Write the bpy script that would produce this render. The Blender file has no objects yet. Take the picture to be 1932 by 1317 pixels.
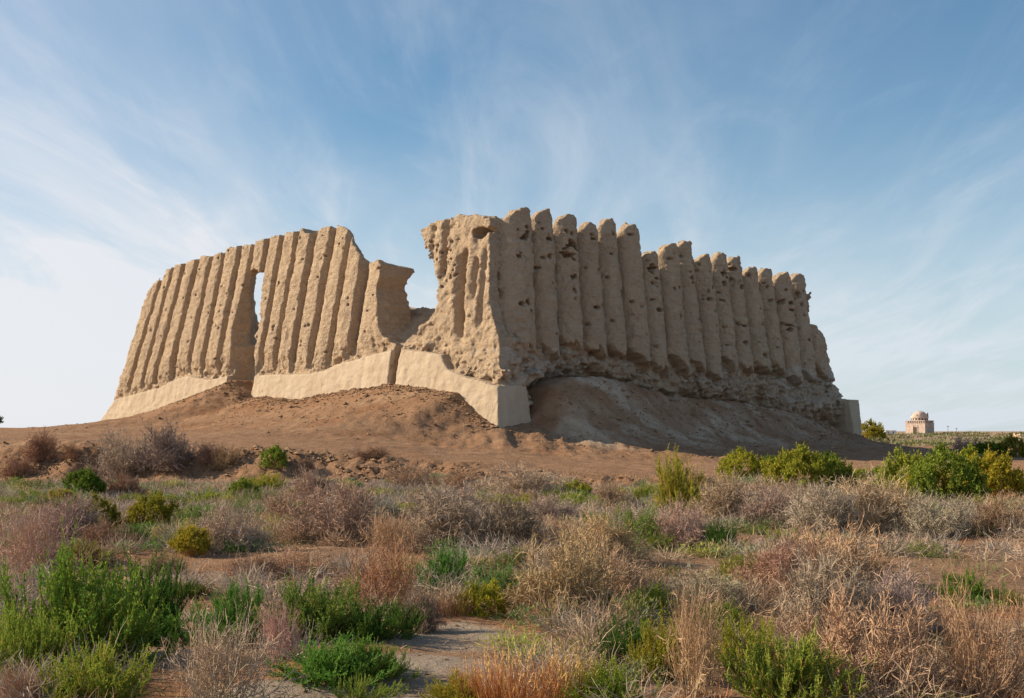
import bpy, math
import numpy as np

# ------------------------------------------------------------------ camera, sky, sun, exposure
sc = bpy.context.scene
FPX = 2415.0                                  # focal length in pixels of a 1932 wide frame
TILT = math.atan(154.5 / FPX)
EYE = np.array([0.0, 0.0, 2.0])
cam = bpy.data.cameras.new("camera"); cam.sensor_width = 36; cam.lens = 36 * FPX / 1932
cam.clip_start = 0.1; cam.clip_end = 20000
camo = bpy.data.objects.new("camera", cam); sc.collection.objects.link(camo)
camo.location = EYE; camo.rotation_euler = (math.pi / 2 + TILT, 0, 0); sc.camera = camo

SUN_EL = math.radians(27.0)
SUN_A = math.radians(-8.0)                    # azimuth: from the left (-x), swung this far towards the camera
sdir = np.array([-math.cos(SUN_A) * math.cos(SUN_EL), -math.sin(SUN_A) * math.cos(SUN_EL), math.sin(SUN_EL)])
sun = bpy.data.lights.new("sun", 'SUN'); sun.energy = 5.0; sun.angle = math.radians(0.53); sun.color = (1.0, 0.83, 0.62)
suno = bpy.data.objects.new("sun", sun); sc.collection.objects.link(suno)
from mathutils import Vector
suno.rotation_euler = Vector(tuple(-sdir)).to_track_quat('-Z', 'Y').to_euler()

def nt(n, typ, **k):
    x = n.new(typ)
    for a, v in k.items(): setattr(x, a, v)
    return x
def lin(c):
    c = [v / 255.0 for v in c[:3]]
    return tuple(v / 12.92 if v <= 0.04045 else ((v + 0.055) / 1.055) ** 2.4 for v in c) + (1.0,)
def ramp(n, stops):
    r = n.new('ShaderNodeValToRGB'); e = r.color_ramp.elements
    while len(e) < len(stops): e.new(0.5)
    for el, (p, c) in zip(e, stops):
        el.position = p; el.color = c if len(c) == 4 else tuple(c) + (1,)
    return r

def build_world():
    w = bpy.data.worlds.new("World"); sc.world = w; w.use_nodes = True
    n = w.node_tree.nodes; l = w.node_tree.links; n.clear()
    out = n.new('ShaderNodeOutputWorld'); bg = n.new('ShaderNodeBackground'); bg.inputs[1].default_value = 0.060
    sky = nt(n, 'ShaderNodeTexSky', sky_type='NISHITA', sun_disc=False)
    sky.sun_elevation = SUN_EL; sky.sun_rotation = math.atan2(sdir[0], sdir[1])
    sky.air_density = 1.0; sky.dust_density = 0.6; sky.ozone_density = 1.6; sky.altitude = 200
    tc = n.new('ShaderNodeTexCoord'); sep = n.new('ShaderNodeSeparateXYZ'); l.new(tc.outputs['Generated'], sep.inputs[0])
    def m(op, a, b=None, clamp=False):
        x = nt(n, 'ShaderNodeMath', operation=op, use_clamp=clamp)
        for i, v in enumerate((a, b)):
            if v is None: continue
            if isinstance(v, (int, float)): x.inputs[i].default_value = v
            else: l.new(v, x.inputs[i])
        return x.outputs[0]
    X, Y, Z = sep.outputs
    zz = m('ADD', m('MAXIMUM', Z, 0.0), 0.10)
    px = m('DIVIDE', X, zz); py = m('DIVIDE', Y, zz)
    comb = n.new('ShaderNodeCombineXYZ'); l.new(px, comb.inputs[0]); l.new(py, comb.inputs[1])
    def layer(scale, rot, sx, sy, detail, lo, hi, dist=0.6, rough=0.6):
        mp = n.new('ShaderNodeMapping'); mp.inputs['Rotation'].default_value = (0, 0, math.radians(rot)); mp.inputs['Scale'].default_value = (sx, sy, 1)
        l.new(comb.outputs[0], mp.inputs[0])
        nz = n.new('ShaderNodeTexNoise'); nz.inputs['Scale'].default_value = scale; nz.inputs['Detail'].default_value = detail
        nz.inputs['Roughness'].default_value = rough; nz.inputs['Distortion'].default_value = dist; l.new(mp.outputs[0], nz.inputs[0])
        mr = nt(n, 'ShaderNodeMapRange', interpolation_type='SMOOTHSTEP'); mr.inputs[1].default_value = lo; mr.inputs[2].default_value = hi; l.new(nz.outputs[0], mr.inputs[0])
        return mr.outputs[0]
    streak = layer(1.15, 10, 1.3, 0.34, 8, 0.38, 0.84, 0.9, 0.55)
    fine = layer(1.3, -18, 2.4, 0.6, 9, 0.42, 0.86, 1.3, 0.60)
    veil = layer(0.55, 20, 1.0, 0.5, 4, 0.32, 0.72, 0.4, 0.5)
    west = nt(n, 'ShaderNodeMapRange', interpolation_type='SMOOTHSTEP'); l.new(X, west.inputs[0])
    west.inputs[1].default_value = 0.42; west.inputs[2].default_value = -0.42
    low = nt(n, 'ShaderNodeMapRange', interpolation_type='SMOOTHSTEP'); l.new(Z, low.inputs[0])
    low.inputs[1].default_value = 0.34; low.inputs[2].default_value = 0.0
    band = layer(1.2, 80, 1.5, 0.36, 9, 0.44, 0.72, 1.0, 0.62)
    cover = m('ADD', m('MULTIPLY', streak, 0.40), m('ADD', m('MULTIPLY', fine, 0.24), m('MULTIPLY', band, 0.34)))
    cover = m('MULTIPLY', cover, m('ADD', 0.40, m('ADD', m('MULTIPLY', west.outputs[0], 0.14), m('ADD', m('MULTIPLY', m('MULTIPLY', west.outputs[0], low.outputs[0]), 0.75), m('MULTIPLY', low.outputs[0], 0.40)))))
    haze = m('ADD', m('MULTIPLY', veil, m('ADD', 0.10, m('MULTIPLY', west.outputs[0], 0.20))), m('MULTIPLY', m('POWER', low.outputs[0], 1.9), m('ADD', 0.74, m('MULTIPLY', west.outputs[0], 0.06))))
    f = m('ADD', cover, haze, True); f = m('MINIMUM', f, 0.93)
    tint = nt(n, 'ShaderNodeMix', data_type='RGBA', blend_type='MULTIPLY'); tint.inputs[0].default_value = 1
    l.new(sky.outputs[0], tint.inputs[6]); tint.inputs[7].default_value = (0.84, 1.20, 1.33, 1)
    mx = nt(n, 'ShaderNodeMix', data_type='RGBA'); l.new(f, mx.inputs[0]); l.new(tint.outputs[2], mx.inputs[6])
    cc = nt(n, 'ShaderNodeMix', data_type='RGBA'); l.new(west.outputs[0], cc.inputs[0])
    cc.inputs[6].default_value = (7.6, 8.3, 9.0, 1); cc.inputs[7].default_value = (9.2, 9.2, 9.6, 1)
    l.new(cc.outputs[2], mx.inputs[7])
    l.new(mx.outputs[2], bg.inputs[0]); l.new(bg.outputs[0], out.inputs[0])
build_world()
vs = sc.view_settings; vs.view_transform = 'Standard'; vs.look = 'None'; vs.exposure = 0.62; vs.gamma = 1.0; vs.use_curve_mapping = False
sc.render.engine = 'CYCLES'; sc.cycles.max_bounces = 6; sc.cycles.diffuse_bounces = 3; sc.cycles.transmission_bounces = 3

# ------------------------------------------------------------------ helpers
def link(o): sc.collection.objects.link(o); return o
def empty(name, loc=(0, 0, 0), rz=0):
    o = bpy.data.objects.new(name, None); o.location = loc; o.rotation_euler = (0, 0, rz); o.empty_display_size = 0.2; return link(o)
def tag(o, label=None, cat=None, group=None, kind=None):
    if label: o['label'] = label
    if cat: o['category'] = cat
    if group: o['group'] = group
    if kind: o['kind'] = kind
    return o
def mesh_np(name, v, f, smooth=False, cols=None):
    """v (N,3); f (M,k) int array (k = 3 or 4)"""
    me = bpy.data.meshes.new(name); v = np.asarray(v, np.float32); f = np.asarray(f, np.int32)
    k = f.shape[1]
    me.vertices.add(len(v)); me.vertices.foreach_set('co', v.ravel())
    me.loops.add(f.size); me.loops.foreach_set('vertex_index', f.ravel())
    me.polygons.add(len(f)); me.polygons.foreach_set('loop_start', np.arange(0, f.size, k, dtype=np.int32))
    me.polygons.foreach_set('use_smooth', np.full(len(f), smooth))
    me.update(calc_edges=True)
    if cols is not None:
        for an, c in cols.items():
            c = np.asarray(c, np.float32)
            if c.ndim == 1:
                a = me.attributes.new(an, 'FLOAT', 'POINT'); a.data.foreach_set('value', c)
            else:
                if c.shape[1] == 3: c = np.concatenate([c, np.ones((len(c), 1), np.float32)], 1)
                a = me.attributes.new(an, 'FLOAT_COLOR', 'POINT'); a.data.foreach_set('color', c.ravel())
    return me
def obj(name, me, mat, parent=None):
    o = link(bpy.data.objects.new(name, me)); me.materials.append(mat)
    if parent: o.parent = parent
    return o
def sstep(x, a, b):
    t = np.clip((x - a) / (b - a), 0, 1); return t * t * (3 - 2 * t)
def noise2(x, y, seed):
    xi = np.floor(x).astype(np.int64); yi = np.floor(y).astype(np.int64); fx = x - xi; fy = y - yi
    fx = fx * fx * (3 - 2 * fx); fy = fy * fy * (3 - 2 * fy)
    def h(a, b):
        n = (a * 374761393 + b * 668265263 + seed * 974634599) & 0xFFFFFFFF
        n = ((n ^ (n >> 13)) * 1274126177) & 0xFFFFFFFF
        n = ((n ^ (n >> 16)) * 2246822519) & 0xFFFFFFFF
        return ((n ^ (n >> 15)) & 0xFFFFFF) / float(0xFFFFFF)
    a = h(xi, yi); b = h(xi + 1, yi); c = h(xi, yi + 1); d = h(xi + 1, yi + 1)
    return ((a * (1 - fx) + b * fx) * (1 - fy) + (c * (1 - fx) + d * fx) * fy) * 2 - 1
def fbm2(x, y, seed, oct=3):
    r = 0; a = 1; s = 0
    for i in range(oct):
        r = r + a * noise2(x * 2 ** i + 17.3 * i, y * 2 ** i - 9.1 * i, seed + i); s += a; a *= 0.5
    return r / s
def ray(px, py):
    a = (px - 966) / FPX; b = (658.5 - py) / FPX
    return np.array([a, math.cos(TILT) - b * math.sin(TILT), math.sin(TILT) + b * math.cos(TILT)])

# ------------------------------------------------------------------ materials
def new_mat(name):
    m = bpy.data.materials.new(name); m.use_nodes = True
    n = m.node_tree.nodes; l = m.node_tree.links
    b = n['Principled BSDF']; b.inputs['Roughness'].default_value = 0.95
    b.inputs['Specular IOR Level'].default_value = 0.12
    return m, n, l, b
def tex_noise(n, l, vec, scale, detail=6, rough=0.6, dist=0.0, sc3=None):
    if sc3:
        mp = n.new('ShaderNodeMapping'); mp.inputs['Scale'].default_value = sc3; l.new(vec, mp.inputs[0]); vec = mp.outputs[0]
    x = n.new('ShaderNodeTexNoise'); x.inputs['Scale'].default_value = scale; x.inputs['Detail'].default_value = detail
    x.inputs['Roughness'].default_value = rough; x.inputs['Distortion'].default_value = dist; l.new(vec, x.inputs[0]); return x.outputs[0]
def mixc(n, l, fac, a, b, mode='MIX'):
    x = nt(n, 'ShaderNodeMix', data_type='RGBA', blend_type=mode)
    for i, v in ((0, fac), (6, a), (7, b)):
        if isinstance(v, (int, float)): x.inputs[i].default_value = v
        elif isinstance(v, tuple): x.inputs[i].default_value = v
        else: l.new(v, x.inputs[i])
    return x.outputs[2]
def mrange(n, l, v, a, b, c=0.0, d=1.0):
    x = nt(n, 'ShaderNodeMapRange', interpolation_type='SMOOTHSTEP'); l.new(v, x.inputs[0])
    for i, q in zip((1, 2, 3, 4), (a, b, c, d)): x.inputs[i].default_value = q
    return x.outputs[0]
def bump(n, l, b, hs, prev=None):
    for h, strength, dist in hs:
        x = n.new('ShaderNodeBump'); x.inputs['Strength'].default_value = strength; x.inputs['Distance'].default_value = dist
        l.new(h, x.inputs['Height'])
        if prev is not None: l.new(prev, x.inputs['Normal'])
        prev = x.outputs[0]
    l.new(prev, b.inputs['Normal'])

def mat_clay():
    m, n, l, b = new_mat("weathered mud brick")
    tc = n.new('ShaderNodeTexCoord').outputs['Object']
    big = tex_noise(n, l, tc, 0.35, 5, 0.6, 0.3)
    mid = tex_noise(n, l, tc, 2.2, 7, 0.68, 0.2)
    fine = tex_noise(n, l, tc, 9.0, 6, 0.7)
    streak = tex_noise(n, l, tc, 1.0, 6, 0.65, 0.2, (2.6, 2.6, 0.35))
    course = tex_noise(n, l, tc, 1.0, 4, 0.6, 0.3, (0.5, 0.5, 7.0))
    c = ramp(n, [(0.25, (0.47, 0.34, 0.225)), (0.5, (0.59, 0.44, 0.29)), (0.78, (0.67, 0.52, 0.355))]); l.new(mid, c.inputs[0])
    c1 = mixc(n, l, mrange(n, l, big, 0.35, 0.7, 0.0, 0.55), c.outputs[0], (0.50, 0.37, 0.255, 1))
    c2 = mixc(n, l, mrange(n, l, streak, 0.5, 0.75, 0.0, 0.4), c1, (0.44, 0.315, 0.205, 1))
    c3 = mixc(n, l, mrange(n, l, course, 0.52, 0.66, 0.0, 0.35), c2, (0.62, 0.49, 0.355, 1))
    at = nt(n, 'ShaderNodeAttribute', attribute_name='pale')
    pf = n.new('ShaderNodeMath'); pf.operation = 'MULTIPLY'; l.new(at.outputs['Fac'], pf.inputs[0]); l.new(mrange(n, l, mid, 0.36, 0.6, 0.25, 1.0), pf.inputs[1])
    c4 = mixc(n, l, pf.outputs[0], c3, (0.62, 0.54, 0.44, 1))
    speck = tex_noise(n, l, tc, 4.5, 5, 0.75, 0.2)
    c5 = mixc(n, l, mrange(n, l, speck, 0.62, 0.74, 0, 0.4), c4, (0.32, 0.215, 0.135, 1))
    l.new(c5, b.inputs['Base Color'])
    bump(n, l, b, [(mid, 1.0, 0.22), (speck, 0.9, 0.16), (fine, 1.0, 0.12), (course, 0.5, 0.09)])
    return m
def mat_plaster():
    m, n, l, b = new_mat("pale straw mud plaster")
    tc = n.new('ShaderNodeTexCoord').outputs['Object']
    big = tex_noise(n, l, tc, 0.5, 5, 0.6, 0.4); fine = tex_noise(n, l, tc, 6, 7, 0.7)
    streak = tex_noise(n, l, tc, 1.0, 5, 0.6, 0.2, (1.8, 1.8, 0.3))
    c = ramp(n, [(0.3, (0.42, 0.33, 0.23)), (0.7, (0.50, 0.405, 0.295))]); l.new(big, c.inputs[0])
    c1 = mixc(n, l, mrange(n, l, streak, 0.48, 0.68, 0, 0.6), c.outputs[0], (0.42, 0.325, 0.225, 1))
    c2 = mixc(n, l, mrange(n, l, fine, 0.55, 0.75, 0, 0.3), c1, (0.56, 0.455, 0.32, 1))
    dirt = tex_noise(n, l, tc, 1.7, 6, 0.72, 0.5)
    c2 = mixc(n, l, mrange(n, l, dirt, 0.54, 0.64, 0, 0.55), c2, (0.38, 0.29, 0.20, 1))
    l.new(c2, b.inputs['Base Color']); bump(n, l, b, [(dirt, 0.5, 0.06), (fine, 0.7, 0.07), (streak, 0.4, 0.10), (big, 0.3, 0.1)])
    return m
CLAY = mat_clay(); PLASTER = mat_plaster()

def mat_tint(name, trans=0.0, vary=0.35, rough=0.8):
    """plant matter: colour of each shoot from the mesh, times the plant's own colour"""
    m, n, l, b = new_mat(name); b.inputs['Roughness'].default_value = rough
    at = nt(n, 'ShaderNodeAttribute', attribute_name='tint'); oi = n.new('ShaderNodeObjectInfo')
    c = mixc(n, l, 1.0, at.outputs['Color'], oi.outputs['Color'], 'MULTIPLY')
    l.new(c, b.inputs['Base Color'])
    if trans:
        t = n.new('ShaderNodeBsdfTranslucent'); l.new(c, t.inputs[0])
        mx = n.new('ShaderNodeMixShader'); mx.inputs[0].default_value = trans
        l.new(b.outputs[0], mx.inputs[1]); l.new(t.outputs[0], mx.inputs[2]); l.new(mx.outputs[0], n['Material Output'].inputs[0])
    return m
LEAF = mat_tint("saltbush leaf", 0.35); TWIG = mat_tint("dry twig", 0.0); STRAW = mat_tint("straw", 0.15)

# ------------------------------------------------------------------ the ruin: frame of its plan
CX, CY = -0.75, 70.0
eU = np.array([0.682, 0.7314, 0]); eV = np.array([-0.7314, 0.682, 0])   # along the shaded wall / along the sunlit wall
BAT, ZR = 0.17, 2.2
LU, LV = 40.7, 42.4
def on_wall(w, px, py):
    """where the line of sight meets the battered wall plane: (distance along wall, height)"""
    nn, t = (eU, eV) if w == 'L' else (eV, eU)
    C = np.array([CX, CY, 0]); d = ray(px, py)
    k = -((EYE - C) @ nn - BAT * (EYE[2] - ZR)) / (d @ nn - BAT * d[2]); P = EYE + k * d
    return (P - C) @ t, P[2]
def W(w, pts): return np.array([on_wall(w, *p) for p in pts])

# ------------------------------------------------------------------ ground
zL = np.array([(0, 2.25), (1.6, 2.95), (3.4, 4.15), (5.6, 4.45), (9.3, 4.75), (13, 4.4), (17.3, 4.0), (23.0, 4.25), (24.2, 5.0), (25.2, 5.5), (26.2, 5.15), (30.5, 4.33), (35.8, 2.7), (42.4, 1.65)])
zRt = np.array([(0, 2.25), (2.6, 2.5), (3.3, 3.1), (4.6, 4.6), (6, 5.05), (9, 5.25), (12, 4.85), (15.5, 4.2), (20, 4.0), (25, 3.9), (30, 3.35), (35, 2.5), (40.7, 1.4)])
def H(x, y, detail=True):
    x = np.asarray(x, float); y = np.asarray(y, float)
    dx = x - CX; dy = y - CY
    U = dx * eU[0] + dy * eU[1]; V = dx * eV[0] + dy * eV[1]
    Uc = np.clip(U, 0, LU); Vc = np.clip(V, 0, LV)
    D = np.hypot(U - Uc, V - Vc)
    zl = np.interp(Vc, zL[:, 0], zL[:, 1]); zr = np.interp(Uc, zRt[:, 0], zRt[:, 1])
    zb = np.where(V < 0, zr, np.where(U < 0, zl, np.where(U > LU, 1.4 + 0.0 * Vc, np.where(V > LV, 1.65 - 0.25 * Uc / LU, np.where(U < V, zl, zr)))))
    yc = np.interp(x, [-40, -20, -9, -3, 1, 5, 20], [50, 48, 46, 44, 41, 40, 38]) + 0.9 * noise2(x * 0.22, y * 0 + 3.3, 5) + 0.35 * noise2(x * 0.9, y * 0.2, 6)
    zc = np.interp(x, [-45, -20, -14, -9, -3.5, 1, 5, 10, 20], [1.72, 1.62, 1.52, 1.42, 1.0, 0.62, 0.42, 0.3, 0.18])
    sl = np.interp(x, [-20, 0, 10], [0.008, 0.012, 0.006])
    zp = zc + sl * np.clip(y - yc, 0, 60)
    lam = 3.3 + 3.2 * sstep(V, -3, 5)
    hp = zp + (zb - zp) * np.exp(-np.power(D, 1.12) / lam)
    # trampled ramp running down from the doorway
    plain = np.interp(y, [0, 10, 40], [-0.02, 0.0, 0.25])
    s = sstep(y, yc - 3.4, yc + 0.3)
    h = plain * (1 - s) + hp * s
    far = sstep(D, 22, 75) * sstep(y, 62, 140)
    far = np.where(x < -20, far * sstep(D, 60, 200), far)
    ridge = np.exp(-((y - 800 - 60 * noise2(x * 0.004, x * 0, 31)) / 150) ** 2) * (1.5 + 0.9 * noise2(x * 0.012, y * 0.004, 33) + 0.5 * noise2(x * 0.05, y * 0.01, 34))
    h = h * (1 - far) + (-1.0 + 0.25 * noise2(x * 0.02, y * 0.02, 35) * sstep(y, 120, 200) + np.clip(ridge, 0, 3)) * far
    if detail:
        bank = np.exp(-((y - yc + 1.6) / 1.7) ** 2) * sstep(14 - x, 0, 8)
        near = 1 - s
        r = 1 - np.abs(noise2(x * 1.3, y * 0.8, 41)); r2 = 1 - np.abs(noise2(x * 3.4, y * 2.6, 42))
        h = h + bank * (0.16 * (r - 0.5) + 0.16 * (r2 - 0.5) + 0.12 * noise2(x * 6.5, y * 6.5, 43) + 0.16 * noise2(x * 0.5, y * 0.5, 40))
        h = h + near * (0.07 * noise2(x * 0.55, y * 0.55, 44) + 0.035 * noise2(x * 1.7, y * 1.7, 45) + 0.014 * noise2(x * 5, y * 5, 46))
        pad = s * (1 - far)
        h = h + pad * (0.10 * noise2(x * 0.3, y * 0.3, 47) + 0.045 * noise2(x * 1.1, y * 1.1, 48) + 0.02 * noise2(x * 3.1, y * 3.1, 49))
        # rain gullies and slumps on the skirts against the walls
        g = np.exp(-D / 6.0) * sstep(D, 0.0, 1.2) * pad * (0.2 + 0.8 * sstep(-V, -1, 3))
        along = U - V
        h = h + g * (0.22 * noise2(along * 0.55, D * 0.12, 50) + 0.14 * noise2(along * 1.6, D * 0.30, 51) + 0.09 * noise2(along * 3.7, D * 0.9, 52)) + np.exp(-D / 12.0) * pad * (0.05 * (1 - 2 * np.abs(noise2(x * 1.4, y * 1.4, 53))) + 0.04 * noise2(x * 3.3, y * 3.3, 54) + 0.025 * noise2(x * 6.5, y * 6.5, 55))
    return h

def grow_axis(a, b, step, end, g=1.13):
    core = list(np.arange(a, b, step)); x = core[-1]; st = step
    while x < end: st *= g; x += st; core.append(x)
    return core
xr = grow_axis(-27, 27, 0.14, 7000)
xl = [2 * -27 - v for v in grow_axis(-27, -26.8, 0.14, 7000)][1:]
xs = np.array(sorted(set(np.round(xl + xr, 4))))
ys = list(np.arange(-40, 5, 4)) + list(np.arange(5, 52, 0.13)) + grow_axis(52, 112, 0.3, 9000, 1.10)
ys = np.array(ys)
def soil_mat():
    m, n, l, b = new_mat("dry desert soil")
    tc = n.new('ShaderNodeTexCoord').outputs['Object']
    a = nt(n, 'ShaderNodeAttribute', attribute_name='tint')
    big = tex_noise(n, l, tc, 0.25, 5, 0.6, 0.4); mid = tex_noise(n, l, tc, 1.3, 7, 0.68, 0.3); fine = tex_noise(n, l, tc, 8.0, 7, 0.72)
    drag = tex_noise(n, l, tc, 1.0, 5, 0.6, 0.5, (0.16, 1.3, 1.0))
    c1 = mixc(n, l, mrange(n, l, mid, 0.35, 0.7, 0, 0.55), a.outputs['Color'], (0.20, 0.115, 0.06, 1))
    c2 = mixc(n, l, mrange(n, l, drag, 0.5, 0.72, 0, 0.45), c1, (0.36, 0.235, 0.145, 1))
    c3 = mixc(n, l, mrange(n, l, fine, 0.56, 0.72, 0, 0.45), c2, (0.15, 0.085, 0.045, 1))
    c4 = mixc(n, l, mrange(n, l, fine, 0.44, 0.30, 0, 0.35), c3, (0.46, 0.34, 0.23, 1))
    l.new(c4, b.inputs['Base Color'])
    bump(n, l, b, [(mid, 0.9, 0.2), (fine, 0.9, 0.07)])
    return m
SOIL = soil_mat()
GREY_PATCH = []                                # filled below: bare grey clay flats (x, y, rx, ry)
def ground_hit(px, py, detail=False):
    d = ray(px, py); t = np.geomspace(5, 3000, 6000)
    P = EYE[None] + t[:, None] * d[None]
    below = P[:, 2] < H(P[:, 0], P[:, 1], detail)
    if not below.any(): return None
    i = np.argmax(below); lo, hi = t[max(i - 1, 0)], t[i]
    for _ in range(20):
        mdl = (lo + hi) / 2; p = EYE + mdl * d
        if p[2] < float(H(p[0], p[1], detail)): hi = mdl
        else: lo = mdl
    return EYE + hi * d
def build_ground():
    Xg, Yg = np.meshgrid(xs, ys, indexing='xy'); Zg = H(Xg, Yg)
    ny, nx = Xg.shape
    idx = np.arange(nx * ny).reshape(ny, nx)
    f = np.stack([idx[:-1, :-1], idx[:-1, 1:], idx[1:, 1:], idx[1:, :-1]], -1).reshape(-1, 4)
    brown = np.array([0.30, 0.172, 0.098]); red = np.array([0.36, 0.165, 0.075]); grey = np.array([0.36, 0.30, 0.235]); pale = np.array([0.44, 0.34, 0.22]); dun = np.array([0.28, 0.17, 0.10])
    col = np.ones(Xg.shape + (3,)) * brown
    def mix(c, w):
        nonlocal col
        col = col * (1 - w[..., None]) + c * w[..., None]
    plain = 1 - sstep(Yg, 36, 42)
    mix(dun, plain * 0.7)
    mix(red, plain * sstep(fbm2(Xg * 0.35, Yg * 0.35, 71), 0.02, 0.4) * 0.9)
    for (gx, gy, rx, ry, w) in GREY_PATCH:
        q = np.hypot((Xg - gx) / rx, (Yg - gy) / ry) + 0.35 * fbm2(Xg * 1.3, Yg * 1.3, 77)
        mix(grey, (1 - sstep(q, 0.65, 1.05)) * w)
    U = (Xg - CX) * eU[0] + (Yg - CY) * eU[1]; V = (Xg - CX) * eV[0] + (Yg - CY) * eV[1]
    sk = sstep(-V, -2, 0.5) * (1 - sstep(-V, 3, 8)) * sstep(U, 1.5, 4) * (1 - sstep(U, 40, 44))
    mix(np.array([0.54, 0.43, 0.31]), sk * sstep(fbm2(Xg * 0.6, Yg * 0.9, 72, 4), -0.35, 0.3) * 0.9)
    D_ = np.hypot(U - np.clip(U, 0, LU), V - np.clip(V, 0, LV)); padw = (1 - plain) * np.exp(-D_ / 30.0)
    mix(np.array([0.28, 0.135, 0.066]), padw * sstep(fbm2(Xg * 0.5, Yg * 0.5, 74, 4), 0.0, 0.4) * 0.7)
    mix(np.array([0.36, 0.235, 0.14]), padw * sstep(fbm2(Xg * 0.25, Yg * 0.9, 75, 4), 0.15, 0.45) * 0.6)
    mix(np.array([0.30, 0.19, 0.115]), sstep(-V, -1, 2) * np.exp(-D_ / 14.0) * sstep(U, 14, 26) * (0.4 + 0.5 * sstep(fbm2(Xg * 0.3, Yg * 0.6, 76, 4), -0.2, 0.3)))
    farw = sstep(Yg, 110, 200)
    mix(np.array([0.42, 0.30, 0.20]), farw * 0.8)
    mix(np.array([0.20, 0.20, 0.075]), farw * sstep(fbm2(Xg * 0.03, Yg * 0.010, 73, 4), 0.0, 0.25) * (1 - sstep(Yg, 500, 700)) * 0.9)
    me = mesh_np("ground", np.stack([Xg, Yg, Zg], -1).reshape(-1, 3), f, True, {'tint': col.reshape(-1, 3)})
    tag(obj("ground", me, SOIL), kind='structure')

# ------------------------------------------------------------------ the ruin: solid shape on a fine grid, then its surface
NOISE_LO = np.array([-6.0, -6.0, -3.0]); NOISE_HI = np.array([50.0, 50.0, 20.0])
def noise_grid(U, V, Z, cells, seed):
    out = None; ax = []; sl = []
    rng = np.random.default_rng(seed)
    sizes = [int((NOISE_HI[i] - NOISE_LO[i]) / cells[i]) + 3 for i in range(3)]
    A = rng.random(sizes, dtype=np.float32) * 2 - 1
    for i, a in enumerate((U, V, Z)):
        q = (a - NOISE_LO[i]) / cells[i]; k = np.floor(q).astype(int); t = q - k; t = t * t * (3 - 2 * t)
        k0 = k.min(); M = np.zeros((len(a), k.max() - k0 + 2), np.float32)
        M[np.arange(len(a)), k - k0] += 1 - t; M[np.arange(len(a)), k - k0 + 1] += t
        sl.append(slice(k0, k0 + M.shape[1])); ax.append(M)
    A = A[tuple(sl)]
    A = np.tensordot(ax[0], A, (1, 0)); A = np.einsum('jv,uvz->ujz', ax[1], A, optimize=True); return np.tensordot(A, ax[2], (2, 1))

def brick_grid(U, V, Z, seed):
    """one random value per mud brick, courses offset: gives broken ledges where the wall has crumbled"""
    rng = np.random.default_rng(seed); R = rng.random((64, 64, 64), dtype=np.float32) * 2 - 1
    iz = np.floor(Z / 0.17).astype(int); o = (iz % 2) * 0.5
    iu = np.floor(U[:, None] / 0.42 + o[None]).astype(int) % 64; iv = np.floor(V[:, None] / 0.42 + o[None]).astype(int) % 64
    return R[iu[:, None, :], iv[None, :, :], (iz % 64)[None, None, :]]

def poly_sd(A, Bz, P):
    """signed distance (positive inside) of grid A x Bz to polygon P"""
    X = A[:, None].astype(np.float32); Y = Bz[None, :].astype(np.float32)
    d = np.full((len(A), len(Bz)), 1e9, np.float32); ins = np.zeros(d.shape, bool)
    n = len(P)
    for i in range(n):
        x0, y0 = P[i]; x1, y1 = P[(i + 1) % n]
        ex, ey = x1 - x0, y1 - y0
        t = np.clip(((X - x0) * ex + (Y - y0) * ey) / (ex * ex + ey * ey + 1e-9), 0, 1)
        d = np.minimum(d, (X - x0 - t * ex) ** 2 + (Y - y0 - t * ey) ** 2)
        c = ((y0 > Y) != (y1 > Y)) & (X < (x1 - x0) * (Y - y0) / (y1 - y0 + 1e-12) + x0)
        ins ^= c
    return np.where(ins, np.sqrt(d), -np.sqrt(d))

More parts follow.
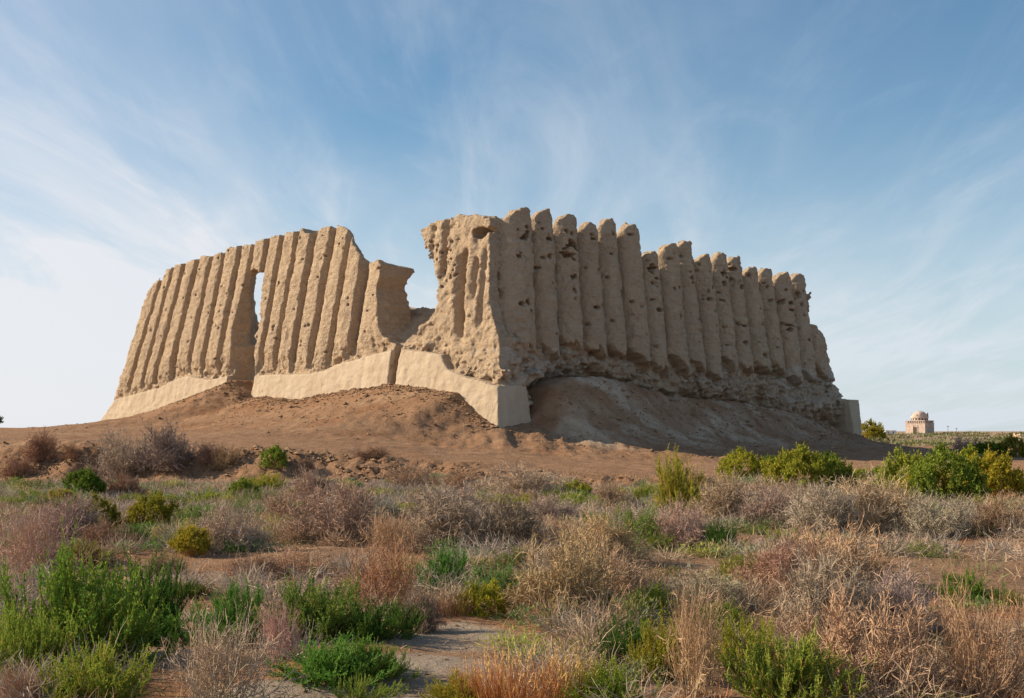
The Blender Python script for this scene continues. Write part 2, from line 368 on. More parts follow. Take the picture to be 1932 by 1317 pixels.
def surface_nets(f, org, h, skip_first_x=False):
    s = f < 0
    nx, ny, nz = f.shape
    cnt = np.zeros((nx - 1, ny - 1, nz - 1), np.uint8)
    for i in (0, 1):
        for j in (0, 1):
            for k in (0, 1): cnt += s[i:nx - 1 + i, j:ny - 1 + j, k:nz - 1 + k]
    act = (cnt > 0) & (cnt < 8); ci, cj, ck = np.nonzero(act)
    idx = np.full(act.shape, -1, np.int64); idx[ci, cj, ck] = np.arange(len(ci))
    corners = [(i, j, k) for i in (0, 1) for j in (0, 1) for k in (0, 1)]
    val = {c: f[ci + c[0], cj + c[1], ck + c[2]] for c in corners}
    acc = np.zeros((len(ci), 3)); num = np.zeros(len(ci))
    for c in corners:
        for a in range(3):
            if c[a] == 0:
                e = list(c); e[a] = 1; e = tuple(e)
                v0, v1 = val[c], val[e]; cr = (v0 < 0) != (v1 < 0)
                t = np.where(cr, v0 / np.where(cr, v0 - v1, 1), 0)
                p = np.array(c, float)[None].repeat(len(ci), 0); p[:, a] += t
                acc[cr] += p[cr]; num += cr
    v = (acc / num[:, None] + np.stack([ci, cj, ck], 1)) * h + org
    quads = []
    for a in range(3):
        b, c = (a + 1) % 3, (a + 2) % 3
        lo = [slice(None)] * 3; hi = [slice(None)] * 3
        lo[a] = slice(0, f.shape[a] - 1); hi[a] = slice(1, f.shape[a])
        cr = s[tuple(lo)] != s[tuple(hi)]
        for q in (b, c):
            e = [slice(None)] * 3; e[q] = [0, -1]
            cr[tuple(e)] = False
        if a == 0 and skip_first_x: cr[0] = False
        g = np.nonzero(cr); inside = s[tuple(lo)][g]
        G = [g[0], g[1], g[2]]
        def cell(db, dc):
            q = [x.copy() for x in G]; q[b] = q[b] + db; q[c] = q[c] + dc; return idx[q[0], q[1], q[2]]
        Q = np.stack([cell(-1, -1), cell(0, -1), cell(0, 0), cell(-1, 0)], 1)
        Q[~inside] = Q[~inside][:, ::-1]
        quads.append(Q)
    Q = np.concatenate(quads); Q = Q[(Q >= 0).all(1)]
    return v, Q

# outline of the sunlit wall (front plane), the broken gap and the corner tower
LEFT_OUT = [(165, 890), (186, 800), (208, 730), (232, 665), (258, 610), (276, 572), (286, 545), (296, 533), (309, 521), (320, 509), (333, 499), (345, 497), (355, 494), (367, 489), (379, 482), (390, 483), (404, 478), (411, 480), (430, 468), (445, 464), (457, 460), (464, 463), (484, 456), (508, 447), (524, 444), (540, 437), (555, 436), (568, 432), (575, 436), (580, 441), (590, 438), (600, 434), (609, 428), (619, 426), (633, 426), (644, 427), (653, 431), (660, 440), (664, 457), (672, 468), (682, 483), (694, 498), (705, 495), (716, 492), (719, 505), (718, 521), (711, 543), (713, 575), (713, 604), (716, 626), (726, 640), (737, 650), (748, 661), (768, 657), (775, 641), (787, 618), (800, 606), (813, 590), (820, 566), (820, 540), (815, 518), (808, 500), (799, 476), (795, 455), (789, 432), (797, 426), (812, 420), (830, 413), (848, 411), (862, 406), (890, 403), (903, 405), (915, 408), (924, 414), (934, 421)]
WINDOW = [(477, 511), (487, 506), (497, 513), (500, 530), (500, 565), (497, 600), (491, 628), (478, 648), (458, 652), (441, 650), (444, 622), (452, 586), (462, 545), (470, 524)]
NICHE = [(443, 630), (434, 680), (427, 735), (426, 770), (474, 770), (476, 712), (478, 690), (475, 668), (482, 645), (470, 620)]
PLASTER_L = [
    [(150, 900), (190, 790), (218, 752), (253, 744), (275, 736), (298, 732), (317, 721), (335, 713), (355, 708), (372, 713), (393, 716), (412, 712), (431, 708), (427, 735), (425, 800), (300, 860)],
    [(470, 780), (474, 735), (481, 707), (520, 706), (558, 705), (582, 704), (606, 700), (618, 694), (631, 687), (660, 680), (692, 671), (716, 664), (741, 660), (736, 690), (728, 760), (600, 800)],
    [(741, 760), (745, 715), (752, 672), (757, 658), (785, 661), (815, 665), (833, 668), (838, 684), (845, 696), (862, 704), (880, 711), (905, 717), (925, 724), (955, 732), (980, 780), (980, 850), (800, 830)]]
RIBS_L = [((307, 528), (254, 703)), ((332, 499), (275, 713)), ((353, 494), (295, 716)), ((379, 483), (321, 722)), ((405, 480), (357, 706)), ((430, 468), (382, 712)), ((459, 462), (412, 716)), ((485, 459), (436, 705)), ((512, 448), (470, 690)), ((540, 438), (497, 684)), ((569, 433), (523, 690)), ((598, 441), (558, 674)), ((636, 430), (593, 662)), ((663, 463), (631, 642)), ((692, 505), (668, 652))]
RIBS_R = [((963, 440), (963, 640)), ((1016, 438), (1026, 653)), ((1060, 440), (1072, 674)), ((1103, 428), (1117, 660)), ((1140, 438), (1160, 674)), ((1179, 435), (1201, 674)), ((1217, 449), (1240, 679)), ((1255, 483), (1277, 698)), ((1288, 471), (1311, 690)), ((1320, 478), (1346, 687)), ((1354, 487), (1376, 711)), ((1381, 494), (1406, 688)), ((1411, 497), (1437, 701)), ((1441, 513), (1467, 692)), ((1468, 519), (1494, 692)), ((1499, 522), (1520, 701)), ((1527, 526), (1550, 711)), ((1553, 626), (1575, 720))]
TOPS_R = [(990, 394), (1046, 397), (1088, 404), (1124, 420), (1165, 414), (1203, 423), (1240, 475), (1275, 460), (1304, 455), (1337, 480), (1369, 477), (1399, 485), (1428, 503), (1458, 505), (1487, 514), (1516, 516), (1542, 612)]
BOTS_R = [660, 675, 664, 676, 676, 681, 697, 691, 688, 714, 692, 703, 700, 702, 722, 712, 712]
RIGHT_END = [(880, 380), (1526, 380), (1527, 520), (1533, 540), (1537, 609), (1550, 615), (1568, 630), (1575, 650), (1581, 690), (1584, 722), (1606, 751), (1618, 753), (1622, 800), (1630, 880), (1600, 1000), (880, 1000)]

def rib_lines(w, pairs):
    r = []
    for a, b in pairs:
        (u1, z1), (u0, z0) = on_wall(w, *a), on_wall(w, *b); k = (u1 - u0) / (z1 - z0); r.append((u0 - k * z0, k))
    r.sort(key=lambda q: q[0] + 9 * q[1]); return r
def phase(us, zs, lines):
    out = np.empty((len(us), len(zs)), np.float32); n = np.arange(len(lines))
    for j, z in enumerate(zs):
        b = np.array([c + k * min(max(z, 5.0), 15.5) for c, k in lines]); out[:, j] = np.interp(us, b, n, left=-1, right=len(lines))
    return out

def build_ruin():
    root = empty("ruined_fortress", (CX, CY, 0)); root.rotation_euler = (0, 0, math.atan2(eU[1], eU[0]))
    tag(root, "huge roofless mud brick fortress ruin with ribbed walls on a bare earth mound", "ruin")
    ribL = [(9.7, 0.0)] + [(c_ + 0.58, k_) for c_, k_ in rib_lines('L', RIBS_L)]; ribL.append((ribL[-1][0] + 1.9, ribL[-1][1]))
    ribR = rib_lines('R', RIBS_R)
    topR = np.array([on_wall('R', *p)[1] for p in TOPS_R])
    botR = np.array([on_wall('R', p[0], y)[1] for p, y in zip([r[1] for r in RIBS_R[1:]], BOTS_R)])
    PL = [W('L', p) for p in PLASTER_L]
    outL = np.concatenate([W('L', LEFT_OUT), [(0.5, 13.6), (-4, 13.6), (-4, -3), (46, -3)]])
    outL[:, 0] += 0.62 * sstep(outL[:, 0], 31, 36)
    win = W('L', WINDOW) + np.array([0.45, 0]); nic = W('L', NICHE); outR = W('R', RIGHT_END); outR[outR[:, 0] < 1, 0] = -4; outR = outR
    V0c, Z0c = on_wall('L', 864, 493); V1c, Z1c = on_wall('L', 858, 640)
    cave = on_wall('L', 899, 438)
    rng = np.random.default_rng(7)
    # putlog holes and bird holes in the shaded ribs: (u, z, radius along, radius up)
    pits = []
    for k in range(16):
        ua = ribR[k]; zt = topR[k]; zbm = botR[k]
        for _ in range(rng.integers(9, 14)):
            t = rng.uniform(0.12, 0.95); z = zt - 0.6 - (zt - zbm - 1.0) * rng.beta(1.1, 1.7)
            u = ribR[k][0] * (1 - t) + ribR[k + 1][0] * t + ribR[k][1] * z
            r = rng.choice([0.07, 0.085, 0.11, 0.14]); pits.append((u, z, r * rng.choice([1, 1, 1.6, 2.4]), r))
    for (px, py, a, b_) in [(1003, 440, .55, .5), (995, 452, .5, .25), (1083, 470, .7, .35), (1078, 480, .45, .3), (1090, 465, .4, .3), (1042, 450, .55, .15), (1080, 458, .25, .3), (1074, 436, .2, .25), (1088, 521, .25, .25), (1088, 548, .25, .25), (1040, 483, .22, .22), (962, 518, .2, .4), (963, 550, .2, .3), (1493, 572, .6, .16), (1496, 586, .5, .16), (1492, 614, .55, .14), (1406, 539, .6, .15), (1410, 615, .5, .14), (1130, 580, .35, .2), (1218, 520, .5, .2), (1510, 556, .25, .35), (1515, 575, .3, .2), (1240, 507, .5, .3), (1160, 440, .25, .2), (1310, 524, .25, .35), (1370, 535, .35, .25)]:
        u, z = on_wall('R', px, py)
        if a * b_ < 0.12: pits.append((u, z, a * .8, b_ * .8))
        else:
            for _ in range(7): pits.append((u + rng.uniform(-a, a), z + rng.uniform(-b_, b_), rng.uniform(.12, .26), rng.uniform(.07, .14)))
    pitsL = []
    for _ in range(120):
        pitsL.append((rng.uniform(9.5, 38), rng.uniform(6.5, 15), rng.choice([0.04, 0.06, 0.10]), rng.choice([0.04, 0.07])))
    for _ in range(40): pitsL.append((rng.uniform(5.2, 7.9), rng.uniform(10.5, 13.6), 0.06, 0.06))

    def fields(U, V, Z):
        nu, nv, nz = len(U), len(V), len(Z); f32 = np.float32
        # --- sunlit wall
        ph = phase(V, Z, ribL); t = ph - np.floor(ph); k = np.clip(np.floor(ph), 0, 40)
        wob = 0.5 + 0.5 * noise2(Z[None] * 0.8 + 0 * t, np.floor(ph) * 7.3 + 0 * t, 88)
        SL = 0.80 * np.clip(1 - t / (0.09 + 0.09 * wob), 0, 1) ** 1.4 + 0.80 * np.clip((t - 0.68) / 0.32, 0, 1) ** 2.0 + 0.10 * (2 * t - 1) ** 2
        jit = rngs[0][np.clip(k.astype(int), 0, 49)]
        SL = SL + 0.08 * jit
        tow = 1 - sstep(V[:, None], 8.9, 9.6) + 0 * Z[None]
        crackx = V0c + (Z[None] - Z0c) * (V1c - V0c) / (Z1c - Z0c)
        cr = np.exp(-((V[:, None] - crackx) / 0.26) ** 2) * sstep(Z[None], Z1c - .5, Z1c + .8) * (1 - sstep(Z[None], Z0c - .3, Z0c + 1.0))
        ST = 0.22 + 0.85 * cr
        for (vx, w_, z0, z1, d) in ((6.3, .18, 11.2, 14.8, .4), (4.6, .2, 8.5, 12.6, .45), (3.6, .2, 9.5, 12.0, .35), (7.4, .2, 10, 14.5, .25), (2.9, .2, 8, 12.5, .3)):
            ST = ST + d * np.exp(-((V[:, None] - vx - 0.05 * (Z[None] - 11)) / w_) ** 2) * sstep(Z[None], z0 - .6, z0 + .4) * (1 - sstep(Z[None], z1 - .4, z1 + .4))
        SL = SL * (1 - tow) + ST * tow
        mp = np.max([poly_sd(V, Z, p) for p in PL], 0)
        ptop = np.full(nv, 2.0)
        mpi = mp > 0
        zt = np.where(mpi.any(1), Z[nz - 1 - np.argmax(mpi[:, ::-1], 1)], 3.0)
        over = Z[None] - zt[:, None]
        rough = np.exp(-np.clip(over, 0, 9) / 0.7) * (over > 0)
        rag = 0.5 + 0.5 * noise2(V[:, None] * 1.3 + 0 * Z[None], Z[None] * 1.8 + 0 * V[:, None], 91)
        lowf = sstep(over, 0.0, 1.5)
        SL = SL * lowf + (1 - lowf) * (0.27 + 0 * SL) + rough * (0.30 * rag)
        sp = sstep(mp, -0.02, 0.06); SL = SL * (1 - sp) - 0.02 * sp
        ns = poly_sd(V, Z, nic); SL = SL + 1.75 * sstep(ns, -0.15, 0.25) * (1 - sp)
        aL = (0.05 + 0.13 * rough + 0.03 * tow) * (1 - sp) + 0.03 * sp
        # --- shaded wall
        ph2 = phase(U, Z, ribR); t2 = ph2 - np.floor(ph2); k2 = np.clip(np.floor(ph2).astype(int), 0, 16)
        onr = (ph2 >= 0) & (ph2 < len(ribR) - 1)
        SR = np.where(onr, 1.15 * (1 - np.sqrt(np.clip(1 - (2 * t2 - 1) ** 2, 0, 1))) + 0.14 * rngs[1][k2], 0.75)
        SR = np.where(ph2 < 0, 0.72 * sstep(Z[None], 6.8, 9.5) + 0.12, SR)
        SR = np.where(ph2 >= 15.999, 0.30 + 0.25 * np.abs(2 * t2 - 1) ** 2 + 0.2 * noise2(U[:, None] * 1.1, Z[None] * 0.8, 87), SR)
        zb_ = np.where(onr, botR[k2] + 0.95 * np.power(1 - t2, 1.3) - 0.25 + rngs[2][k2] * 0.3, 5.6)
        zb_ = np.where(ph2 < 0, 5.4, zb_); zb_ = np.where(ph2 >= len(ribR) - 1, 5.9, zb_)
        zb_ = zb_ + 0.24 * noise2(U[:, None] * 2.2, Z[None] * 0 + 2.2, 93) + 0.2 * noise2(U[:, None] * 5.1, Z[None] * 0 + 4.2, 98)
        za = np.interp(U, zRt[:, 0], zRt[:, 1])[:, None]
        q = np.clip((zb_ - Z[None]) / np.maximum(zb_ - za, 0.6) + 0.22 * noise2(U[:, None] * 1.7 + 0 * Z[None], Z[None] * 2.6 + 0 * U[:, None], 99), 0, 1)
        n1 = noise2(U[:, None] * 0.7 + 0 * Z[None], Z[None] * 1.5 + 0 * U[:, None], 94); n2 = noise2(U[:, None] * 2.1 + 0 * Z[None], Z[None] * 4.5 + 0 * U[:, None], 95)
        endr = sstep(U, 33.5, 37)[:, None]
        rec = 1.15 + 0.30 * n1 + 0.24 * n2 + (0.75 - 0.25 * endr) * sstep(q, 0.55, 1.0) - 0.25 * np.sin(np.clip(q, 0, 1) * 3.14) - 0.35 * endr * (1 - q)
        near = (1 - sstep(U, 3.5, 7.5))[:, None]
        rec = rec * (1 - near) + (0.34 + 0.32 * n1 + 0.34 * n2 + 0.8 * sstep(q, 0.60, 1.0)) * near
        rec = np.where(U[:, None] < 2.9, 0.14 + 0.2 * n2 + 0.1 * n1, rec)
        below = sstep(zb_ - Z[None], -0.06, 0.10)
        SR = SR * (1 - below) + rec * below
        pr = np.zeros((nu, nz), bool); pr |= (U[:, None] < 2.72 + 0.02 * (4.6 - Z[None])) & (Z[None] < 4.58)
        blk = (U[:, None] > 39.55) & (Z[None] < 4.5)
        SR = np.where(pr, -0.02, SR); SR = np.where(blk, -0.12, SR)
        aR = np.where(pr | blk, 0.028, 0.08 + 0.14 * below)
        tr = topR[k2] - 0.95 * np.abs(2 * t2 - 1) ** 2.2
        tr = np.where(onr, tr, 12.6); tr = np.where(ph2 < 0, 12.9, tr)
        tr = np.where(ph2 >= 15.999, 12.6, tr)
        mR = poly_sd(U, Z, outR)
        # --- cut outs of the sunlit wall
        mL = poly_sd(V, Z, outL)
        mL = np.minimum(mL, -poly_sd(V, Z, win))
        UI = 4.25 + 0.25 * noise2(V[:, None] * 0.5 + 0 * Z[None], Z[None] * 0.5 + 0 * V[:, None], 96)
        wv = np.exp(-((V[:, None] - 25.6) / 2.2) ** 4) * sstep(Z[None], 6.8, 8.6) * (1 - sstep(Z[None], 12.8, 14.2)); UI = UI - 1.7 * wv
        gv = np.exp(-((V[:, None] - 11.6) / 1.8) ** 4); UI = UI - gv * (0.45 * np.exp(-((Z[None] - 10.2) / 1.5) ** 2) - 0.35 * sstep(Z[None], 11.4, 12.2))
        return dict(SL=SL, aL=aL, SR=SR, aR=aR, tr=tr, mR=mR, mL=mL, UI=UI, mp=mp, ph=ph, ph2=ph2, onr=onr, zb=zb_, pr=pr, blk=blk, t2=t2)
    r_ = np.random.default_rng(3); rngs = [r_.uniform(-1, 1, 60).astype(np.float32) for _ in range(3)]

    def sdf(U, V, Z):
        F = fields(U, V, Z)
        u = U[:, None, None].astype(np.float32); v = V[None, :, None].astype(np.float32); z = Z[None, None, :].astype(np.float32)
        wl = u - BAT * (z - ZR); wr = v - BAT * (z - ZR)
        dl = (wl - F['SL'][None].astype(np.float32)); dr = (wr - F['SR'][:, None, :].astype(np.float32))
        A = np.where(dl < dr, F['aL'][None].astype(np.float32), F['aR'][:, None, :].astype(np.float32))
        N = noise_grid(U, V, Z, (1.0, 1.0, 0.9), 11) * 0.9 + noise_grid(U, V, Z, (.42, .42, .36), 12) * 0.9 + noise_grid(U, V, Z, (.2, .2, .18), 13) * 0.62
        S = noise_grid(U, V, Z, (.34, .34, 1.6), 14)                 # rain runnels
        N = N + 0.6 * S + noise_grid(U, V, Z, (.11, .11, .10), 15) * 0.45
        BR = brick_grid(U, V, Z, 16); N = N + 0.38 * BR
        outer = np.minimum(dl, dr) + A * N
        mL3 = np.repeat(F['mL'][None].astype(np.float32), len(U), 0)
        if len(V) > 300:                                              # the broken stretch beside the gap slopes down towards the inside
            kz = np.nonzero(Z > 12.3)[0]; jv = np.nonzero(V < 20)[0]; hv = V[1] - V[0]
            for k in kz:
                sh = 1.15 * np.clip(U - BAT * (Z[k] - ZR) - 0.25, 0, 4) * float(sstep(Z[k], 12.3, 13.0))
                vv = np.where(V[jv][None] > 10.2, np.maximum(V[jv][None] - sh[:, None], 10.2), V[jv][None])
                mL3[:, jv, k] = np.interp(vv, V, F['mL'][:, k])
        left = np.minimum(F['UI'][None].astype(np.float32) - u + 0.1 * N, mL3 + 0.9 * A * N + 0.035 * BR)
        core = np.clip(wr - 0.75, 0, 1.0) * 1.5 + np.clip(wr - 1.75, 0, 2) * 0.2
        right = np.minimum(4.3 - v + 0.2 * N, np.minimum((F['tr'][:, None, :].astype(np.float32) - z) - core, F['mR'][:, None, :].astype(np.float32)) + 1.2 * A * N)
        sill = np.minimum(6.85 + 0.75 * np.clip(u - 1.2, 0, 4) - z + 0.12 * N, np.minimum(v - 6.5, 13.5 - v))
        solid = np.minimum(outer, np.maximum(np.maximum(left, right), sill))
        f = -solid
        def carve(cu, cv, cz, ru, rv, rz):
            i0, i1 = np.searchsorted(U, (cu - ru * 1.6, cu + ru * 1.6)); j0, j1 = np.searchsorted(V, (cv - rv * 1.6, cv + rv * 1.6)); k0, k1 = np.searchsorted(Z, (cz - rz * 1.6, cz + rz * 1.6))
            if i1 <= i0 or j1 <= j0 or k1 <= k0: return
            d = np.sqrt(((U[i0:i1, None, None] - cu) / ru) ** 2 + ((V[None, j0:j1, None] - cv) / rv) ** 2 + ((Z[None, None, k0:k1] - cz) / rz) ** 2)
            f[i0:i1, j0:j1, k0:k1] = np.maximum(f[i0:i1, j0:j1, k0:k1], (1 - d) * min(ru, rv, rz))
        def surfR(pu, pz): return F['SR'][np.clip(np.searchsorted(U, pu), 0, len(U) - 1), np.clip(np.searchsorted(Z, pz), 0, len(Z) - 1)] + BAT * (pz - ZR)
        def surfL(pv, pz): return F['SL'][np.clip(np.searchsorted(V, pv), 0, len(V) - 1), np.clip(np.searchsorted(Z, pz), 0, len(Z) - 1)] + BAT * (pz - ZR)
        for (pu, pz, a, b) in pits:
            rs = 0.75 + 0.4 * np.abs(noise2(np.array([pu * 9.1, pu * 5.7]), np.array([pz * 7.3, pz * 3.1]), 97))
            if U[0] < pu < U[-1]: carve(pu, surfR(pu, pz) + 0.06, pz, a * rs[0], 0.95, b * rs[1])
        if V[-1] > 20:
            for (pv, pz, a, b) in pitsL: carve(surfL(pv, pz) + 0.05, pv, pz, 0.35, a + .03, b + .03)
            cz = cave[1]; cr_ = on_wall('L', 738, 534); carve(3.2, cr_[0] - .3, cr_[1], .3, .5, .22)
            carve(surfL(cave[0], cz) + 0.2, cave[0], cz, 1.1, 0.62, 0.36); carve(surfL(cave[0] - .9, cz) + 0.2, cave[0] - .9, cz + .12, .7, 0.4, 0.2)
        return f, F
    h = 0.08
    U1 = -1.2 + h * np.arange(int(7.7 / h)); V1 = -1.4 + h * np.arange(int(46 / h)); Z1 = -0.3 + h * np.arange(int(16.8 / h))
    n0 = len(U1) - 2
    U2 = -1.2 + h * np.arange(n0, n0 + int(36.5 / h)); V2 = -1.4 + h * np.arange(int(6.6 / h))
    parts = {}
    for (U, V, skip) in ((U1, V1, False), (U2, V2, True)):
        f, F = sdf(U, V, Z1)
        v, Q = surface_nets(f, np.array([U[0], V[0], Z1[0]]), h, skip)
        fn = np.cross(v[Q[:, 2]] - v[Q[:, 0]], v[Q[:, 3]] - v[Q[:, 1]])
        vn = np.zeros_like(v)
        for c in range(4): np.add.at(vn, Q[:, c], fn)
        vn /= np.linalg.norm(vn, axis=1)[:, None] + 1e-9
        c = v[Q].mean(1); iu = np.clip(((c[:, 0] - U[0]) / h).round().astype(int), 0, len(U) - 1); iv = np.clip(((c[:, 1] - V[0]) / h).round().astype(int), 0, len(V) - 1); iz = np.clip(((c[:, 2] - Z1[0]) / h).round().astype(int), 0, len(Z1) - 1)
        wl = c[:, 0] - BAT * (c[:, 2] - ZR); wr = c[:, 1] - BAT * (c[:, 2] - ZR)
        sl = wl - F['SL'][iv, iz]; sr = wr - F['SR'][iu, iz]
        key = np.zeros(len(Q), int)                                      # 0: core
        fl = (sl < 0.8) & (wl < 1.5); fr = (sr < 0.8) & (wr < 1.7)
        ribl = fl & (c[:, 1] > 9.3); key[ribl] = 100 + np.clip(np.floor(F['ph'][iv, iz][ribl]), 0, 30).astype(int)
        key[(c[:, 1] <= 9.3) & (c[:, 0] < 3.0 + BAT * 8) & (key == 0)] = 1     # corner tower
        ribr = fr & F['onr'][iu, iz] & (c[:, 2] > F['zb'][iu, iz] - 0.12) & ~(fl & (c[:, 1] > 2.5)); key[ribr] = 200 + np.floor(F['ph2'][iu, iz][ribr]).astype(int)
        foot = fr & (c[:, 2] <= F['zb'][iu, iz] - 0.12) & (c[:, 0] > 2.9); key[foot] = 2
        pl = (np.abs(wl) < 0.25) & (F['mp'][iv, iz] > 0.04)
        key[pl] = np.where(c[pl, 1] > 24.6, 10, np.where(c[pl, 1] > 9.2, 11, 12))
        pr = (np.abs(wr) < 0.25) & F['pr'][iu, iz] & (c[:, 2] < 4.62); key[pr] = 12
        pb = F['blk'][iu, iz] & (wr < 0.7) & (c[:, 0] > 39.4); key[pb] = 13
        n1 = 0.5 + 0.5 * noise2(c[:, 0] * 0.9 + c[:, 1] * 0.9, c[:, 2] * 1.1, 101)
        pale_v = np.zeros(len(v))
        vu, vz = v[:, 0], v[:, 2]; sh = (v[:, 1] - BAT * (vz - ZR)) < 2.2
        npz = fbm2(vu * 0.7, vz * 0.9, 102, 3)
        reg = sh * (vu > 1.0) * (vz < 6.6 + 0.6 * npz) * (1 - sstep(vu, 5.5, 10.5) * (1 - sstep(vu, 29, 34)) * 0.72)
        pale_v = np.clip(reg * (0.85 + 0.9 * npz), 0, 1) * sstep(vz, 3.0, 4.5)
        for kk in np.unique(key):                                         # loose scraps of a column go to the core
            if kk < 100: continue
            fi = np.nonzero(key == kk)[0]; us, q = np.unique(Q[fi], return_inverse=True); q = q.reshape(-1, 4); lab = np.arange(len(us))
            for _ in range(4000):
                m_ = lab[q].min(1); new = lab.copy()
                for c4 in range(4): np.minimum.at(new, q[:, c4], m_)
                new = new[new]
                if (new == lab).all(): break
                lab = new
            fl_ = lab[q[:, 0]]; u_, n_ = np.unique(fl_, return_counts=True); key[fi[fl_ != u_[np.argmax(n_)]]] = 0
        for kk in np.unique(key): parts.setdefault(kk, []).append((v, vn, pale_v, Q[key == kk]))
    for kk, lst in sorted(parts.items()):
        vv, nn, pp, qq = [], [], [], []; off = 0
        for v, vn, pv, Q in lst:
            us, inv = np.unique(Q, return_inverse=True); vv.append(v[us]); nn.append(vn[us]); pp.append(pv[us]); qq.append(inv.reshape(Q.shape) + off); off += len(us)
        vv = np.concatenate(vv); nn = np.concatenate(nn); qq = np.concatenate(qq)
        name = 'wall_core' if kk == 0 else 'corner_tower' if kk == 1 else 'eroded_footing' if kk == 2 else 'plaster_base' if kk < 100 else 'half_column'
        me = mesh_np(name, vv, qq, True, {'pale': np.concatenate(pp)})
        me.normals_split_custom_set_from_vertices([tuple(a) for a in nn])
        obj(name, me, PLASTER if 10 <= kk < 100 else CLAY, root)
    # the two far walls and the fallen fill inside, coarser
    def slab(axis, u0, u1, w0, w1, topf, name, seed):
        hh = 0.22; A = u0 + hh * np.arange(int((u1 - u0) / hh)); Bx = np.arange(w0 - .9, w1 + .9, hh); Z = np.arange(0.5, 15, hh)
        U, V = (A, Bx) if axis == 0 else (Bx, A)
        N = noise_grid(U, V, Z, (1.6, 1.6, 1.3), seed) * .25 + noise_grid(U, V, Z, (.6, .6, .55), seed + 1) * .16
        Ax = A[:, None, None] if axis == 0 else A[None, :, None]; Bb = Bx[None, :, None] if axis == 0 else Bx[:, None, None]
        zz = Z[None, None, :]
        tp = topf(A); tp = tp[:, None, None] if axis == 0 else tp[None, :, None]
        b = BAT * (zz - ZR)
        sol = np.minimum(np.minimum(Bb - w0, w1 - b - Bb), np.minimum(tp - zz, np.minimum(Ax - u0 - .5, u1 - .5 - Ax) + 0 * zz)) + N
        v, Q = surface_nets(-sol, np.array([U[0], V[0], Z[0]]), hh)
        obj(name, mesh_np(name, v, Q, True), CLAY, root)
    slab(0, -0.3, 41, 38.6, 42.6, lambda a: 13.2 - 2.3 * sstep(a, 11.3, 12.1) * (1 - sstep(a, 24, 27)) + 0.2 * noise2(a * 0.3, a * 0, 61) + 0.25 * noise2(a * 1.1, a * 0, 62) - 2.5 * sstep(a, 33, 40) - np.interp(a, [0, 3, 6.7, 9.5], [11.5, 7.2, 1.7, 0]), "back_wall", 21)
    slab(1, 5.0, 38.2, 36.6, 40.9, lambda a: 8.5 + 0.7 * noise2(a * 0.3, a * 0, 63), "back_wall", 25)
    a = np.arange(3.6, 37.2, 0.4); b = np.arange(3.9, 39.2, 0.4); A, Bm = np.meshgrid(a, b, indexing='ij')
    e = np.minimum(np.minimum(A - 3.6, 37 - A), np.minimum(Bm - 3.9, 39 - Bm))
    Zm = 6.6 + 1.7 * sstep(e, 0, 5) + 0.5 * fbm2(A * 0.25, Bm * 0.25, 64) + 0.25 * fbm2(A, Bm, 65)
    ii = np.arange(A.size).reshape(A.shape)
    q = np.stack([ii[:-1, :-1], ii[1:, :-1], ii[1:, 1:], ii[:-1, 1:]], -1).reshape(-1, 4)
    obj("rubble_fill", mesh_np("rubble_fill", np.stack([A, Bm, Zm], -1).reshape(-1, 3), q, True), CLAY, root)
build_ruin()

# ------------------------------------------------------------------ plants: one shape of each kind, many individuals
def unit(v): return v / (np.linalg.norm(v, axis=-1, keepdims=True) + 1e-9)
def grow(rng, st, d, ln, k, curl, up=0.0):
    """polylines (N,k,3) wandering from st along d"""
    P = np.empty((len(st), k, 3)); P[:, 0] = st; d = unit(d)
    for i in range(1, k):
        d = unit(d + rng.normal(0, curl, d.shape) + np.array([0, 0, up])); P[:, i] = P[:, i - 1] + d * (np.asarray(ln)[:, None] / (k - 1))
    return P
def at_param(P, t):
    k = P.shape[1]; q = np.clip(t * (k - 1), 0, k - 1.001); i = q.astype(int); f = (q - i)[:, None]; n = np.arange(len(P))
    return P[n, i] * (1 - f) + P[n, i + 1] * f, unit(P[n, i + 1] - P[n, i])
def tubes(P, r0, r1, sides=3):
    N, k, _ = P.shape; T = np.empty_like(P); T[:, :-1] = P[:, 1:] - P[:, :-1]; T[:, -1] = T[:, -2]; T = unit(T)
    ref = np.where(np.abs(T[..., 2:3]) > 0.9, np.array([1.0, 0, 0]), np.array([0, 0, 1.0])); A = unit(np.cross(T, ref)); B = np.cross(T, A)
    r = (np.asarray(r0)[:, None] * (1 - np.linspace(0, 1, k)) + np.asarray(r1)[:, None] * np.linspace(0, 1, k))[..., None, None]
    ang = np.arange(sides) * 2 * np.pi / sides
    V = P[:, :, None] + r * (A[:, :, None] * np.cos(ang)[None, None, :, None] + B[:, :, None] * np.sin(ang)[None, None, :, None])
    idx = np.arange(N * k * sides).reshape(N, k, sides)
    a = idx[:, :-1]; b = idx[:, 1:]; F = np.stack([a, np.roll(a, -1, 2), np.roll(b, -1, 2), b], -1).reshape(-1, 4)
    return V.reshape(-1, 3), F, k * sides
def ribbons(rng, P, w):
    N, k, _ = P.shape; T = unit(P[:, -1] - P[:, 0]); A = unit(np.cross(T, rng.normal(0, 1, T.shape)))[:, None]
    tp = np.linspace(1, 0.35, k)[None, :, None] * np.asarray(w)[:, None, None] * 0.5
    V = np.stack([P - A * tp, P + A * tp], 2); idx = np.arange(N * k * 2).reshape(N, k, 2)
    F = np.stack([idx[:, :-1, 0], idx[:, :-1, 1], idx[:, 1:, 1], idx[:, 1:, 0]], -1).reshape(-1, 4)
    return V.reshape(-1, 3), F, k * 2
